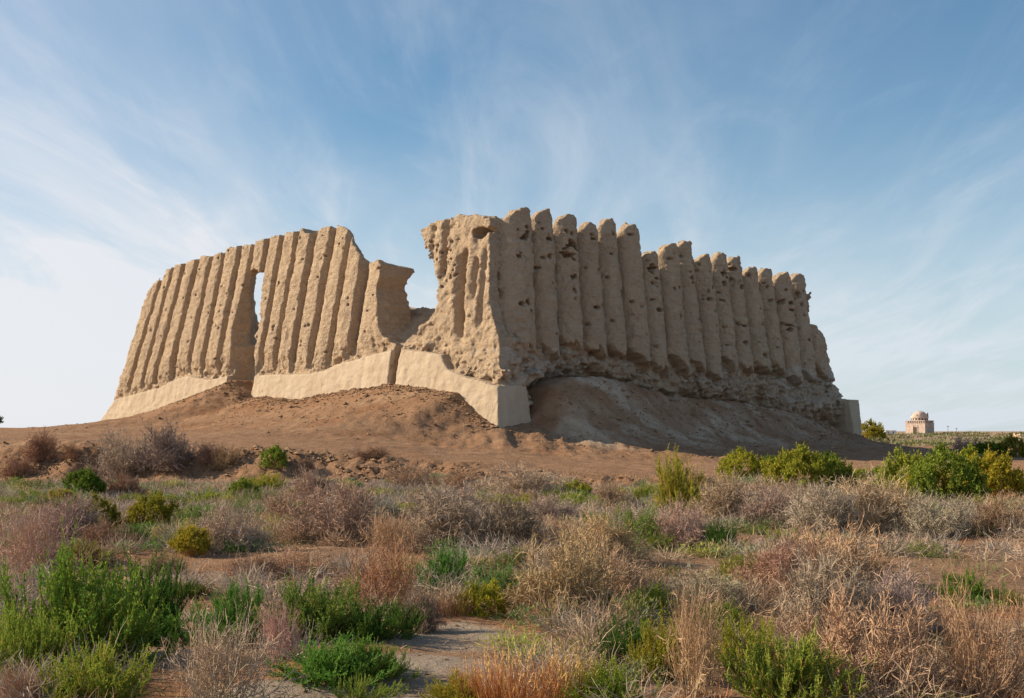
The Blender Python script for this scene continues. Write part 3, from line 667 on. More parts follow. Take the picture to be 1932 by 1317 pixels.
def leaves(rng, pos, d, ln, w):
    """diamond leaves folded a little along the middle"""
    d = unit(d); s = unit(np.cross(d, rng.normal(0, 1, d.shape))); ln = np.asarray(ln)[:, None]; w = np.asarray(w)[:, None]
    V = np.stack([pos, pos + d * ln * .45 + s * w * .5, pos + d * ln, pos + d * ln * .45 - s * w * .5], 1); idx = np.arange(len(pos) * 4).reshape(-1, 4)
    return V.reshape(-1, 3), idx, 4
def join(lst):
    vs, fs, cs = [], [], []; o = 0
    for (v, f, per), c in lst:
        vs.append(v); fs.append(f + o); o += len(v)
        c = np.asarray(c, float)
        cs.append(np.repeat(c, per, 0) if len(c) != len(v) else c)
    return np.concatenate(vs), np.concatenate(fs), np.concatenate(cs)
def dome_dirs(rng, n, spread=1.0, lift=0.15):
    a = rng.uniform(0, 2 * np.pi, n); e = np.arcsin(np.clip(rng.uniform(lift, 1, n) ** spread, 0, 1)); return np.stack([np.cos(a) * np.cos(e), np.sin(a) * np.cos(e), np.sin(e)], 1)
def lumps(rng, n):
    """an uneven crown: a few bulges of different height and reach"""
    d = dome_dirs(rng, n, 0.8, 0.25); return d, rng.uniform(0.6, 1.0, n)
def crown_reach(d, ld, lr):
    c = d @ ld.T; return 0.62 + 0.42 * np.max(np.clip((c - 0.55) / 0.45, 0, 1) * lr[None], 1)

def dead_shape(seed, fine=1.0, stemw=1.0):
    rng = np.random.default_rng(seed); n0 = 34
    ld, lr = lumps(rng, 9)
    d = dome_dirs(rng, n0, 0.9, 0.08); st = rng.normal(0, 0.10, (n0, 3)); st[:, 2] = 0
    P0 = grow(rng, st, d, crown_reach(d, ld, lr) * rng.uniform(0.65, 0.95, n0), 7, 0.22, 0.03)
    n1 = 16; q = np.repeat(np.arange(n0), n1); p, t = at_param(P0[q], rng.uniform(0.25, 1, len(q)))
    P1 = grow(rng, p, t + rng.normal(0, 0.65, t.shape) + np.array([0, 0, .15]), rng.uniform(0.18, 0.42, len(q)), 5, 0.30, 0.04)
    n2 = int(13 * fine); q2 = np.repeat(np.arange(len(P1)), n2); p, t = at_param(P1[q2], rng.uniform(0.15, 1, len(q2)))
    P2 = grow(rng, p, t + rng.normal(0, 0.8, t.shape), rng.uniform(0.05, 0.17, len(q2)), 3, 0.30, 0.05)
    for P in (P0, P1, P2): P[..., 2] = np.abs(P[..., 2])
    c0 = np.array([.58, .46, .37]) * rng.uniform(.8, 1.15, (n0, 1)); c1 = np.array([.60, .51, .42]) * rng.uniform(.75, 1.25, (len(q), 1))
    c2 = np.array([.67, .57, .47]) * rng.uniform(.65, 1.3, (len(q2), 1))
    tw = join([(ribbons(rng, P2, rng.uniform(.0055, .010, len(q2))), c2)])
    br = join([(tubes(P0, np.full(n0, .016 * stemw), np.full(n0, .005), 4), c0), (tubes(P1, np.full(len(q), .0075 * stemw), np.full(len(q), .003), 3), c1)])
    return [('twigs', tw, TWIG), ('branches', br, TWIG)]
def green_shape(seed, n0=95, n1=10, n2=22, leaf=(.036, .062), width=.016, up=0.07, yellow=0.35, spike=1.0):
    rng = np.random.default_rng(seed); ld, lr = lumps(rng, 10)
    d = dome_dirs(rng, n0, 1.25, 0.0); st = rng.normal(0, 0.22, (n0, 3)); st[:, 2] = 0
    P0 = grow(rng, st, d, crown_reach(d, ld, lr) * rng.uniform(.6, .92, n0), 6, 0.16, up)
    q = np.repeat(np.arange(n0), n1); p, t = at_param(P0[q], rng.uniform(.28, 1, len(q)))
    P1 = grow(rng, p, t + rng.normal(0, .5, t.shape) + np.array([0, 0, .38 * spike]), rng.uniform(.14, .34, len(q)) * spike, 5, .14, .12)
    q2 = np.repeat(np.arange(len(P1)), n2); tt = rng.uniform(0.0, 1, len(q2)); p, t = at_param(P1[q2], tt)
    dl = t * 0.75 + rng.normal(0, .52, t.shape)
    L = leaves(rng, p, dl, rng.uniform(*leaf, len(q2)) * (1.1 - .45 * tt), np.full(len(q2), width))
    shoot = rng.uniform(0, 1, len(q)); yel = np.clip(shoot * yellow * 1.6 + 0.35 * (tt.reshape(len(q), n2).mean() * 0) , 0, 1)
    ys = np.clip(yel[q2] + yellow * .6 * (tt - .4), 0, 1)[:, None]
    g = np.array([.60, .92, .40]); yl = np.array([1.25, 1.15, .42]); dry = np.array([1.15, .85, .50])
    c = (g * (1 - ys) + yl * ys) * rng.uniform(.72, 1.2, (len(q2), 1)); dr = (rng.random(len(q)) < .06)[q2][:, None]; c = np.where(dr, dry, c)
    fo = join([(L, c)])
    for v in (fo[0],): v[:, 2] = np.abs(v[:, 2])
    c0 = np.tile(np.array([[.9, .62, .36]]), (n0, 1)); c1 = np.tile(np.array([[.9, .8, .42]]), (len(q), 1))
    br = join([(tubes(P0, np.full(n0, .012), np.full(n0, .005), 4), c0), (tubes(P1, np.full(len(q), .006), np.full(len(q), .003), 3), c1)])
    return [('foliage', fo, LEAF), ('stems', br, LEAF)]
def leafy_shape(seed):
    """rounded bush of dense leafy clumps with hollows between them"""
    rng = np.random.default_rng(seed); nc = 60
    d = dome_dirs(rng, nc, 0.85, 0.02); ld, lr = lumps(rng, 8); R = crown_reach(d, ld, lr) * rng.uniform(.72, .98, nc); C = d * R[:, None] * np.array([1, 1, .92]) + np.array([0, 0, .05])
    ns = 16; q = np.repeat(np.arange(nc), ns); sd = unit(d[q] * .7 + rng.normal(0, .6, (len(q), 3)) + np.array([0, 0, .35]))
    P1 = grow(rng, C[q] + rng.normal(0, .05, (len(q), 3)), sd, rng.uniform(.10, .24, len(q)), 4, .15, .06)
    n2 = 18; q2 = np.repeat(np.arange(len(P1)), n2); tt = rng.uniform(.05, 1, len(q2)); p, t = at_param(P1[q2], tt)
    L = leaves(rng, p, t * .55 + rng.normal(0, .6, t.shape), rng.uniform(.045, .075, len(q2)), rng.uniform(.022, .034, len(q2)))
    clump = rng.uniform(0, 1, nc)[q][q2][:, None]; y = np.clip(.25 + .6 * clump + .35 * (tt[:, None] - .5), 0, 1)
    c = (np.array([.66, .82, .30]) * (1 - y) + np.array([1.25, 1.08, .38]) * y) * rng.uniform(.75, 1.2, (len(q2), 1))
    fo = join([(L, c)]); fo[0][:, 2] = np.abs(fo[0][:, 2])
    n0 = 26; dd = dome_dirs(rng, n0, .8, .1); st = rng.normal(0, .12, (n0, 3)); st[:, 2] = 0; P0 = grow(rng, st, dd, rng.uniform(.6, .9, n0), 6, .2, .06); P0[..., 2] = np.abs(P0[..., 2])
    br = join([(tubes(P0, np.full(n0, .016), np.full(n0, .006), 4), np.tile([[.9, .6, .38]], (n0, 1)))])
    return [('foliage', fo, LEAF), ('stems', br, LEAF)]
def straw_shape(seed):
    rng = np.random.default_rng(seed); n = 420
    a = rng.uniform(0, 2 * np.pi, n); r = np.sqrt(rng.random(n)) * .85; st = np.stack([np.cos(a) * r, np.sin(a) * r, 0 * r], 1)
    P = grow(rng, st, np.stack([np.cos(a) * .25, np.sin(a) * .25, np.ones(n)], 1) + rng.normal(0, .16, (n, 3)), rng.uniform(.45, .95, n), 6, .10, -.02); P[..., 2] = np.abs(P[..., 2])
    c = np.array([.46, .20, .09]) * rng.uniform(.7, 1.3, (n, 1)); c[rng.random(n) < .3] = np.array([.55, .36, .19])
    st_ = (ribbons(rng, P, rng.uniform(.010, .018, n)), c)
    e = rng.permutation(n)[:75]; D = unit(P[e, -1] - P[e, -2]); E = np.stack([P[e, -1] + D * s for s in (0, .04, .09, .14)], 1)
    E[:, 2:] += rng.normal(0, .012, E[:, 2:].shape)
    V, F, per = tubes(E, np.full(len(e), .013), np.full(len(e), .004), 4)
    m = 12; pp, td = at_param(np.repeat(E, m, 0), rng.random(len(e) * m)); aw = leaves(rng, pp, td + rng.normal(0, .28, td.shape), rng.uniform(.05, .10, len(e) * m), np.full(len(e) * m, .007))
    ear = join([((V, F, per), np.array([.86, .66, .36]) * rng.uniform(.8, 1.15, (len(e), 1))), (aw, np.array([.9, .72, .42]) * rng.uniform(.8, 1.15, (len(e) * m, 1)))])
    return [('stalks', join([st_]), STRAW), ('ears', ear, STRAW)]
def twiggy_shape(seed):
    """sparse leafless bush: long thin stems one can follow with the eye"""
    rng = np.random.default_rng(seed); n0 = 46; d = dome_dirs(rng, n0, .7, .2); st = rng.normal(0, .2, (n0, 3)); st[:, 2] = 0
    P0 = grow(rng, st, d, rng.uniform(.7, 1.1, n0), 9, .14, .04); q = np.repeat(np.arange(n0), 9); p, t = at_param(P0[q], rng.uniform(.2, .95, len(q)))
    P1 = grow(rng, p, t + rng.normal(0, .5, t.shape), rng.uniform(.2, .5, len(q)), 6, .2, .05); q2 = np.repeat(np.arange(len(q)), 5); p, t = at_param(P1[q2], rng.uniform(.2, 1, len(q2)))
    P2 = grow(rng, p, t + rng.normal(0, .6, t.shape), rng.uniform(.08, .22, len(q2)), 4, .25, .05)
    for P in (P0, P1, P2): P[..., 2] = np.abs(P[..., 2])
    tw = join([(ribbons(rng, P2, rng.uniform(.006, .010, len(q2))), np.array([.66, .49, .38]) * rng.uniform(.7, 1.3, (len(q2), 1)))])
    br = join([(tubes(P0, np.full(n0, .011), np.full(n0, .004), 4), np.array([.72, .56, .45]) * rng.uniform(.8, 1.25, (n0, 1))), (tubes(P1, np.full(len(q), .006), np.full(len(q), .003), 3), np.array([.70, .53, .42]) * rng.uniform(.75, 1.25, (len(q), 1)))])
    return [('twigs', tw, TWIG), ('branches', br, TWIG)]

KINDS = {'D': [dead_shape(s) for s in (1, 2, 3)], 'T': [twiggy_shape(s) for s in (4, 5)],
         'G': [green_shape(s) for s in (6, 7, 8)], 'F': [green_shape(s, 70, 12, 34, (.030, .052), .012, .08, .3, 1.0) for s in (9, 10)],
         'S': [green_shape(s, 60, 10, 22, (.030, .05), .013, .05, .12, .8) for s in (11, 12)],
         'L': [leafy_shape(s) for s in (13, 14, 15)], 'W': [straw_shape(s) for s in (16, 17)]}
MESHES = {}
for kk, vs_ in KINDS.items():
    MESHES[kk] = []
    for parts in vs_:
        ms = []
        for pn, (v, f, c), mat in parts:
            me = mesh_np(pn, v, f, False, {'tint': c}); me.materials.append(mat); ms.append((pn, me))
        MESHES[kk].append(ms)
del KINDS
COL = {'mauve': (.61, .555, .48), 'grey': (.72, .65, .60), 'tan': (.72, .58, .43), 'rust': (.60, .45, .33), 'russet': (.62, .51, .38), 'brown': (.52, .38, .28), 'ash': (.50, .49, .50), 'dkgrey': (.40, .36, .34),
       'green': (.21, .27, .10), 'emer': (.16, .275, .11), 'dark': (.115, .185, .065), 'lime': (.31, .34, .115), 'yel': (.37, .345, .10), 'olive': (.23, .225, .075), 'sage': (.26, .28, .165), 'greysage': (.31, .30, .21), 'blue': (.17, .265, .16), 'amber': (.36, .31, .10), 'straw': (1, 1, 1), 'ruststraw': (.95, .72, .55)}
NAMES = {'D': ('dead_shrub', 'shrub'), 'T': ('leafless_bush', 'bush'), 'G': ('saltbush', 'bush'), 'F': ('saltbush', 'bush'), 'S': ('sage_bush', 'bush'), 'L': ('leafy_bush', 'bush'), 'W': ('grass_tuft', 'grass')}
GROUPS = {'D': 'dead grey and brown shrubs of the scrub plain', 'T': 'sparse leafless bushes near the viewer', 'G': 'green saltbushes of the scrub plain', 'F': 'green saltbushes of the scrub plain', 'S': 'grey-green sage bushes', 'L': 'leafy yellow-green bushes', 'W': 'tufts of dry eared grass'}
# kind, x and foot of the plant in the photo, its width and height there, colour, label
PLANTS = [
('D', 72, 884, 62, 50, 'brown', "small brown shrub with yellowish top high on the earth bank"),
('D', 215, 908, 110, 78, 'mauve', "big domed grey dead shrub on the earth bank under the far end of the ruin"),
('D', 305, 908, 105, 72, 'dkgrey', "dark grey tangled dead shrub joined to the big domed one on the bank"),
('D', 392, 884, 46, 36, 'brown', "small brown dead shrub on the bank below the ramp to the doorway"),
('D', 425, 890, 54, 40, 'brown', "dull brown shrub with a green tip beside broken clods of the bank"),
('S', 40, 932, 120, 40, 'greysage', "wide low grey-green shrub at the photo edge at the bank's foot"),
('L', 152, 945, 66, 48, 'dark', "round dark green bush standing at the foot of the bank"),
('D', 222, 944, 74, 42, 'brown', "dusky brown shrub touching the round dark green bush"),
('G', 78, 970, 68, 40, 'green', "bright green low bush in front of the wide grey-green shrub"),
('G', 12, 962, 40, 28, 'lime', "small lime green plant cut off by the photo edge"),
('L', 282, 990, 76, 56, 'olive', "olive yellow bush with a dark shaded side before the winding path"),
('G', 268, 997, 44, 22, 'emer', "vivid green sprawling plant at the foot of the olive yellow bush"),
('G', 240, 952, 44, 24, 'lime', "little light green plant behind the olive yellow bush"),
('S', 372, 956, 70, 34, 'dark', "low dark green bush below the bank's broken clods"),
('G', 320, 924, 44, 18, 'lime', "flat bright green patch of plant below the big domed dead shrub"),
('L', 172, 1004, 74, 56, 'olive', "dark olive bush sloping down beside the path's far bend"),
('F', 232, 1034, 68, 52, 'dark', "deep green bush touching the grey path where it bends"),
('T', 48, 1085, 150, 135, 'grey', "large bare grey bush behind the biggest green saltbush"),
('D', 110, 1020, 120, 74, 'mauve', "purplish grey dead shrub beside the dark olive bush"),
('S', 350, 1006, 92, 74, 'sage', "tall grey-green bush standing over the path"),
('D', 430, 1048, 118, 86, 'grey', "rounded grey dead shrub beside the tall grey-green bush"),
('L', 355, 1054, 62, 48, 'yel', "yellow-green bush at the foot of the rounded grey dead shrub"),
('D', 186, 1042, 96, 48, 'brown', "low brown dead shrub behind the biggest green saltbush"),
('L', 517, 900, 42, 36, 'green', "small vivid green bush against the earth bank below the doorway"),
('G', 488, 930, 80, 46, 'yel', "yellow-green bush below the small vivid green one"),
('S', 482, 962, 74, 52, 'sage', "pale sage bush in the middle of a green clump below the doorway"),
('S', 530, 988, 72, 58, 'sage', "darker sage bush nearest the reddish dead shrub"),
('D', 584, 948, 96, 54, 'mauve', "greyish dead shrub at the bank's foot beyond the reddish one"),
('D', 565, 994, 140, 70, 'russet', "reddish dead shrub spreading beside the sage bushes"),
('D', 640, 1024, 170, 98, 'mauve', "broad dead shrub with bare stems showing above the red earth"),
('D', 724, 1002, 92, 58, 'ash', "bluish grey dead shrub between two broad dead shrubs"),
('D', 852, 966, 122, 52, 'grey', "pale grey dead shrub under the corner tower at the bank's foot"),
('D', 832, 1044, 170, 100, 'mauve', "large pale dead shrub behind the blue-green saltbush"),
('D', 955, 1048, 140, 98, 'dkgrey', "large dark grey dead shrub in line with the fortress corner"),
('T', 738, 1052, 110, 74, 'tan', "thin tan leafless bush in front of the bluish grey dead shrub"),
('D', 780, 930, 100, 50, 'russet', "russet dead shrub on the slope of the bank under the broken gap"),
('G', 772, 972, 46, 32, 'yel', "small yellow plant between grey dead shrubs below the broken gap"),
('D', 868, 932, 92, 40, 'rust', "rusty dead shrub on the bank below the plastered corner"),
('D', 575, 898, 34, 24, 'brown', "tiny brown shrub on the bank beside the small vivid green bush"),
('D', 695, 870, 70, 20, 'brown', "flat brown shrub along the crest of the bank"),
('D', 985, 946, 140, 56, 'grey', "wide grey dead shrub edged with yellow plants below the plastered corner"),
('G', 950, 956, 84, 24, 'yel', "strip of yellow plants along the wide grey dead shrub"),
('G', 1042, 950, 64, 30, 'olive', "dark olive grassy plant beside the strip of yellow plants"),
('G', 1096, 970, 66, 40, 'lime', "light green plant between low dead shrubs before the shaded apron"),
('D', 1155, 966, 66, 52, 'russet', "small russet dead shrub beside a hump of bare earth"),
('F', 1278, 972, 88, 132, 'yel', "tall upright yellow-green bush standing alone before the shaded wall"),
('G', 1217, 944, 36, 34, 'yel', "small yellow-green bush just beside the tall upright one"),
('S', 1198, 1034, 112, 88, 'sage', "large sage green bush below the tall upright yellow-green bush"),
('D', 1300, 1036, 100, 80, 'grey', "grey dead shrub with dark base beside the large sage green bush"),
('F', 1362, 1038, 56, 74, 'dark', "dark green bush half covered by a grey dead shrub"),
('D', 1042, 994, 98, 52, 'mauve', "low purplish dead shrub behind a yellow patch of grass"),
('D', 1142, 1070, 140, 92, 'tan', "wide tan dead shrub in the middle of the plain"),
('S', 972, 1078, 54, 56, 'sage', "small grey-green bush at the edge of the large dark grey dead shrub"),
('S', 1338, 1050, 38, 26, 'sage', "little round sage plant on the red earth"),
('G', 1396, 1098, 72, 58, 'olive', "olive green bush beside the red earth, darker on one side"),
('S', 1268, 1082, 46, 30, 'olive', "low olive plant on a patch of red earth"),
('W', 1062, 1012, 74, 34, 'straw', "golden tuft of dry grass among dead shrubs"),
('D', 1060, 1180, 190, 150, 'russet', "huge reddish brown dead shrub filling the middle of the view"),
('D', 1165, 1150, 150, 105, 'tan', "brown dead shrub leaning on the huge reddish brown one"),
('L', 1405, 908, 76, 46, 'yel', "yellow-green bush nearest the shaded earth apron, first of the row"),
('L', 1460, 904, 56, 38, 'dark', "dark green bush tucked between two yellow-green bushes of the row"),
('L', 1522, 928, 108, 76, 'lime', "largest bright bush of the row below the ribbed wall"),
('L', 1582, 926, 62, 56, 'green', "fresh green bush leaning on the largest bright bush of the row"),
('L', 1640, 920, 70, 32, 'lime', "low light green bush in the gap of the row"),
('L', 1716, 938, 84, 72, 'lime', "light yellow-green bush where the thick hedge-like row begins"),
('L', 1798, 954, 120, 90, 'green', "widest dense green bush of the row below the distant domed building"),
('L', 1888, 942, 90, 76, 'yel', "golden green bush of the row cut off by the photo edge"),
('S', 1880, 972, 118, 48, 'greysage', "low rounded sage bush in front of the golden green bush"),
('D', 1372, 992, 110, 86, 'tan', "tan dead shrub beyond the tall upright yellow-green bush"),
('D', 1450, 996, 120, 84, 'mauve', "purplish dead shrub below the largest bright bush of the row"),
('D', 1568, 1010, 130, 82, 'grey', "grey dead shrub with dark hollows in the middle of the thicket"),
('D', 1672, 1006, 160, 102, 'tan', "tallest pale dead shrub of the thicket below the hedge-like row"),
('D', 1776, 1016, 124, 80, 'mauve', "purplish dead shrub at the far end of the thicket by red earth"),
('D', 1900, 1016, 90, 66, 'russet', "reddish dead shrub at the photo edge below the low sage bush"),
('S', 1490, 1034, 96, 50, 'lime', "yellowish green bush beside a dark hollow in the thicket"),
('S', 1432, 1012, 40, 28, 'sage', "little pale green plant beside the yellowish green bush"),
('S', 1856, 1014, 48, 36, 'sage', "small sage plant at the edge of the red earth"),
('S', 1752, 1054, 90, 42, 'greysage', "greyish green plant at the foot of the tallest pale dead shrub"),
('D', 1490, 1132, 150, 104, 'russet', "reddish dead shrub with straw ears beside the olive green bush"),
('D', 1625, 1126, 190, 118, 'tan', "broad tan dead shrub beside the bare red earth"),
('D', 1580, 1210, 180, 130, 'mauve', "purplish brown dead shrub in front of the broad tan one"),
('D', 1716, 1205, 150, 110, 'grey', "ash grey dead shrub throwing its shadow towards the vivid green bush"),
('F', 1838, 1134, 88, 56, 'green', "vivid green low bush alone on the red earth"),
('S', 1908, 1146, 58, 40, 'olive', "dull olive bush on a pale hump at the photo edge"),
('D', 1660, 1330, 230, 180, 'tan', "great tan dead shrub at the bottom edge beside yellow-green saltbush"),
('T', 1868, 1330, 190, 190, 'russet', "sparse reddish leafless bush in the bottom corner"),
('G', 1500, 1345, 190, 140, 'lime', "light green saltbush at the bottom edge beside the great tan dead shrub"),
('G', 1404, 1262, 124, 108, 'yel', "yellow-green saltbush behind the light one at the bottom edge"),
('S', 1540, 1250, 60, 90, 'greysage', "thin pale grey-green plant inside the great tan dead shrub"),
('G', 1135, 1168, 84, 60, 'olive', "olive green plant growing through the huge reddish brown dead shrub"),
('F', 1182, 1262, 86, 110, 'dark', "dark green plant in shade inside the brown thicket"),
('G', 1234, 1166, 62, 74, 'lime', "upright light green plant behind the yellow-green stalks"),
('G', 1246, 1290, 84, 132, 'yel', "tall yellow-green stalks standing in the brown thicket"),
('G', 1128, 1345, 130, 96, 'lime', "light green plant at the bottom edge beside rusty grass"),
('T', 1318, 1330, 110, 200, 'tan', "tall dry tan stalks between two yellow-green saltbushes"),
('D', 1345, 1160, 170, 74, 'mauve', "low purplish dead shrub behind the tall dry tan stalks"),
('G', 1366, 1200, 74, 60, 'green', "green plant with pale stems under the low purplish dead shrub"),
('W', 985, 1345, 160, 120, 'ruststraw', "large rusty tuft of grass with pale ears at the bottom edge"),
('W', 920, 1330, 110, 96, 'ruststraw', "rusty grass tuft beside the grey clay flat"),
('W', 1075, 1335, 110, 110, 'ruststraw', "rusty grass tuft with tall ears beside the light green plant"),
('F', 432, 1216, 130, 122, 'emer', "deep emerald saltbush beside the grey path in front of the bare earth"),
('G', 570, 1222, 180, 134, 'green', "broad green saltbush with many upright shoots"),
('T', 722, 1168, 150, 136, 'brown', "brown leafless bush with forked grey stems rising above green"),
('F', 715, 1222, 120, 94, 'dark', "dark green bush under the brown leafless bush"),
('D', 790, 1196, 72, 78, 'dkgrey', "dark grey twiggy shrub at the edge of the grey clay flat"),
('G', 610, 1302, 160, 94, 'emer', "emerald saltbush in front of the broad green one"),
('G', 690, 1290, 110, 84, 'green', "feathery green saltbush reaching over the grey clay flat"),
('S', 668, 1345, 110, 84, 'lime', "pale yellow-green bush at the bottom edge below the emerald one"),
('F', 838, 1112, 108, 82, 'emer', "blue-green saltbush in front of the large pale dead shrub"),
('G', 928, 1134, 96, 86, 'blue', "bluish green saltbush under the large dark grey dead shrub"),
('L', 918, 1164, 92, 58, 'yel', "yellow-green plant at the foot of the bluish green saltbush"),
('W', 838, 1166, 96, 62, 'straw', "pale tuft of eared grass before the blue-green saltbush"),
('G', 862, 1335, 110, 70, 'yel', "yellowish plant with straw stalks at the bottom edge by the clay flat"),
('G', 118, 1262, 225, 250, 'green', "biggest green saltbush with shaggy shoots by the photo edge"),
('F', 250, 1196, 130, 175, 'dark', "saltbush darkened to stand for the shaded side of the biggest one"),  # shade on the big saltbush's flank, put into a darker leaf colour
('G', 28, 1290, 130, 170, 'lime', "yellowish green saltbush cut off by the photo edge"),
('G', 272, 1208, 116, 74, 'emer', "low bright saltbush beside the shaded path"),
('G', 152, 1345, 150, 120, 'lime', "light green saltbush with reddish tips at the bottom edge"),
('T', 410, 1350, 190, 168, 'grey', "tangled bleached leafless bush at the bottom edge"),
('T', 520, 1260, 80, 100, 'grey', "bent bleached twigs between two emerald saltbushes"),
('G', 346, 1128, 66, 34, 'olive', "small olive plant where the path passes"),
('T', 24, 1345, 90, 80, 'rust', "rusty leafless bush in the bottom corner"),
('D', 560, 1088, 120, 46, 'tan', "flat tan dead shrub on the bare earth behind the broad green saltbush"),
('D', 300, 1078, 70, 36, 'rust', "small rusty dead shrub beside the path"),
('D', 470, 1092, 90, 44, 'rust', "rust coloured low dead shrub behind the deep emerald saltbush"),
('L', 1650, 832, 50, 30, 'amber', "amber and green bush beside the far end of the ribbed wall"),
('D', 1826, 856, 54, 26, 'mauve', "grey dead shrub on the plain below the distant domed building"),
('L', 1872, 862, 62, 26, 'dark', "dark green bush on the plain behind the golden green bush"),
('L', 1918, 862, 40, 36, 'olive', "olive bush on the far plain at the photo edge"),
('L', 1562, 886, 40, 28, 'dark', "dark bush in shade behind the largest bright bush of the row"),
('D', 1320, 926, 80, 34, 'tan', "low tan dead shrub between the tall bush and the row of bushes"),
('D', 1235, 1130, 110, 52, 'russet', "russet dead shrub behind the upright light green plant"),
('D', 20, 905, 60, 34, 'brown', "brown dead shrub on the bank at the photo edge"),
('D', 130, 880, 50, 26, 'brown', "low brown dead shrub on the bank between the yellowish and the domed shrubs"),
('G', 60, 952, 60, 30, 'lime', "lime plant between the wide grey-green shrub and the round dark green bush"),
('L', 108, 955, 46, 28, 'yel', "small yellow plant touching the round dark green bush"),
('G', 300, 958, 70, 34, 'lime', "light green plant just behind the olive yellow bush's crown"),
('S', 420, 976, 84, 44, 'sage', "broad sage bush behind the rounded grey dead shrub"),
('G', 392, 958, 70, 34, 'yel', "yellow-green plant beside the low dark green bush at the bank's foot"),
('L', 452, 946, 50, 36, 'green', "green bush between the bank and the pale sage bush"),
('F', 560, 982, 50, 36, 'emer', "emerald plant squeezed between the sage bush and reddish dead shrub"),
('G', 150, 1066, 90, 52, 'olive', "olive plant just behind the biggest green saltbush"),
('G', 318, 1040, 60, 38, 'lime', "light green plant on the far rim of the path bend"),
('L', 1085, 944, 60, 28, 'yel', "yellow bush in front of the hump of bare earth"),
('S', 1110, 1010, 90, 50, 'sage', "sage bush in front of the wide tan dead shrub's far side"),
('G', 1010, 976, 70, 30, 'yel', "yellow-green plant behind the low purplish dead shrub"),
('S', 905, 1040, 60, 40, 'sage', "sage plant between the large pale and large dark grey dead shrubs"),
('L', 1330, 978, 56, 44, 'olive', "olive bush at the foot of the tall upright yellow-green bush"),
('S', 1240, 1040, 80, 44, 'lime', "yellowish plant spilling onto the red earth beside the large sage bush"),
('L', 1760, 952, 90, 56, 'yel', "golden bush in front of the row's widest green bush"),
('L', 1845, 932, 80, 70, 'lime', "bright bush between the widest green and the golden green bush"),
('L', 1680, 924, 50, 44, 'green', "small green bush at the near end of the hedge-like row"),
]
# bare grey clay flats: position in the photo, half widths on the ground, strength
FLATS = [(830, 1205, 0.75, 0.9, 1.0), (800, 1275, 0.8, 0.9, .9), (545, 1312, 0.7, 0.5, .9), (380, 1090, 1.6, 1.1, .6), (300, 1000, 1.2, 1.6, .6), (285, 1235, 0.7, 0.8, .7), (1430, 1030, 1.0, 0.9, .5), (340, 1160, .8, .8, .7), (1290, 1100, 1.0, .6, .6), (1900, 1130, 1.0, .8, .4)]
for (px_, py_, rx_, ry_, w_) in FLATS:
    p_ = ground_hit(px_, py_); GREY_PATCH.append((p_[0], p_[1], rx_, ry_, w_))
build_ground()
COUNT = {}
def place_plants():
    rng = np.random.default_rng(55)
    for (kind, px, py, w, hgt, col, label) in PLANTS:
        p = ground_hit(px, min(py, 1345)); dist = p[1]; sc_ = dist / FPX
        kx, kz = {'D': (1.5, 1.3), 'T': (1.2, 1.1), 'G': (1.62, 1.05), 'F': (1.6, 1.05), 'S': (1.6, 1.05), 'L': (1.42, 1.2), 'W': (1.15, 1.0)}[kind]
        rx = w * sc_ * 0.5 * kx; rz = hgt * sc_ * kz
        i = COUNT.get(kind, 0); COUNT[kind] = i + 1
        ms = MESHES[kind][i % len(MESHES[kind])]; nm, cat = NAMES[kind]
        y = p[1] + rx * 0.5                                     # the foot seen is its near side
        z = float(H(p[0], y)) - 0.03
        r = empty(nm, (p[0], y, z), rng.uniform(0, 6.28)); r.scale = (rx, rx, rz)
        tag(r, label, cat, GROUPS[kind])
        c = np.array(COL[col]) * rng.uniform(0.92, 1.08, 3)
        for pn, me in ms:
            o = link(bpy.data.objects.new(pn, me)); o.parent = r
            k = 1.0 if pn not in ('stems',) else 1.6
            o.color = tuple(np.clip(c * k, 0, 1)) + (1,)
place_plants()

# ------------------------------------------------------------------ what nobody could count: dry grass and litter, clods, far scrub
def ground_cover():
    rng = np.random.default_rng(77)
    n = 110000; y = 8.5 + 33 * rng.random(n) ** 1.25; x = (rng.random(n) - .5) * (y * 0.86 + 6)
    dn = fbm2(x * .35, y * .35, 201); dn2 = fbm2(x * 1.1, y * 1.1, 202)
    bare = np.zeros(n)
    for (gx, gy, rx, ry, w) in GREY_PATCH: bare = np.maximum(bare, (1 - sstep(np.hypot((x - gx) / rx, (y - gy) / ry), .6, 1.15)) * w)
    keep = rng.random(n) < np.clip(.34 + 1.1 * dn + .8 * dn2, .07, 1) * (1 - .93 * bare)
    x, y = x[keep], y[keep]; n = len(x); z = H(x, y)
    lay = rng.random(n) < .35
    d = rng.normal(0, .45, (n, 3)); d[:, 2] = np.where(lay, .12, 1.0); ln = rng.uniform(.05, .20, n) * np.where(lay, 1.2, 1) * (0.8 + .5 * np.clip(fbm2(x * .8, y * .8, 203) + .2, 0, 1))
    P = grow(rng, np.stack([x, y, z - .01], 1), d, ln, 4, .22, -.05)
    c = np.array([.56, .38, .24]) * rng.uniform(.6, 1.35, (n, 1)); hue = fbm2(x * .5, y * .5, 204)
    c = np.where((hue > .12)[:, None], np.array([.52, .25, .12]) * rng.uniform(.7, 1.3, (n, 1)), c); c = np.where((hue < -.22)[:, None], np.array([.20, .23, .09]) * rng.uniform(.7, 1.4, (n, 1)), c)
    v, f, cc = join([(ribbons(rng, P, rng.uniform(.005, .011, n) * (.7 + y / 28)), c)])
    o = obj("dry_grass", mesh_np("dry_grass", v, f, False, {'tint': cc}), STRAW); tag(o, "short dry grass, stalks and litter over the reddish soil", "ground cover", kind='stuff')
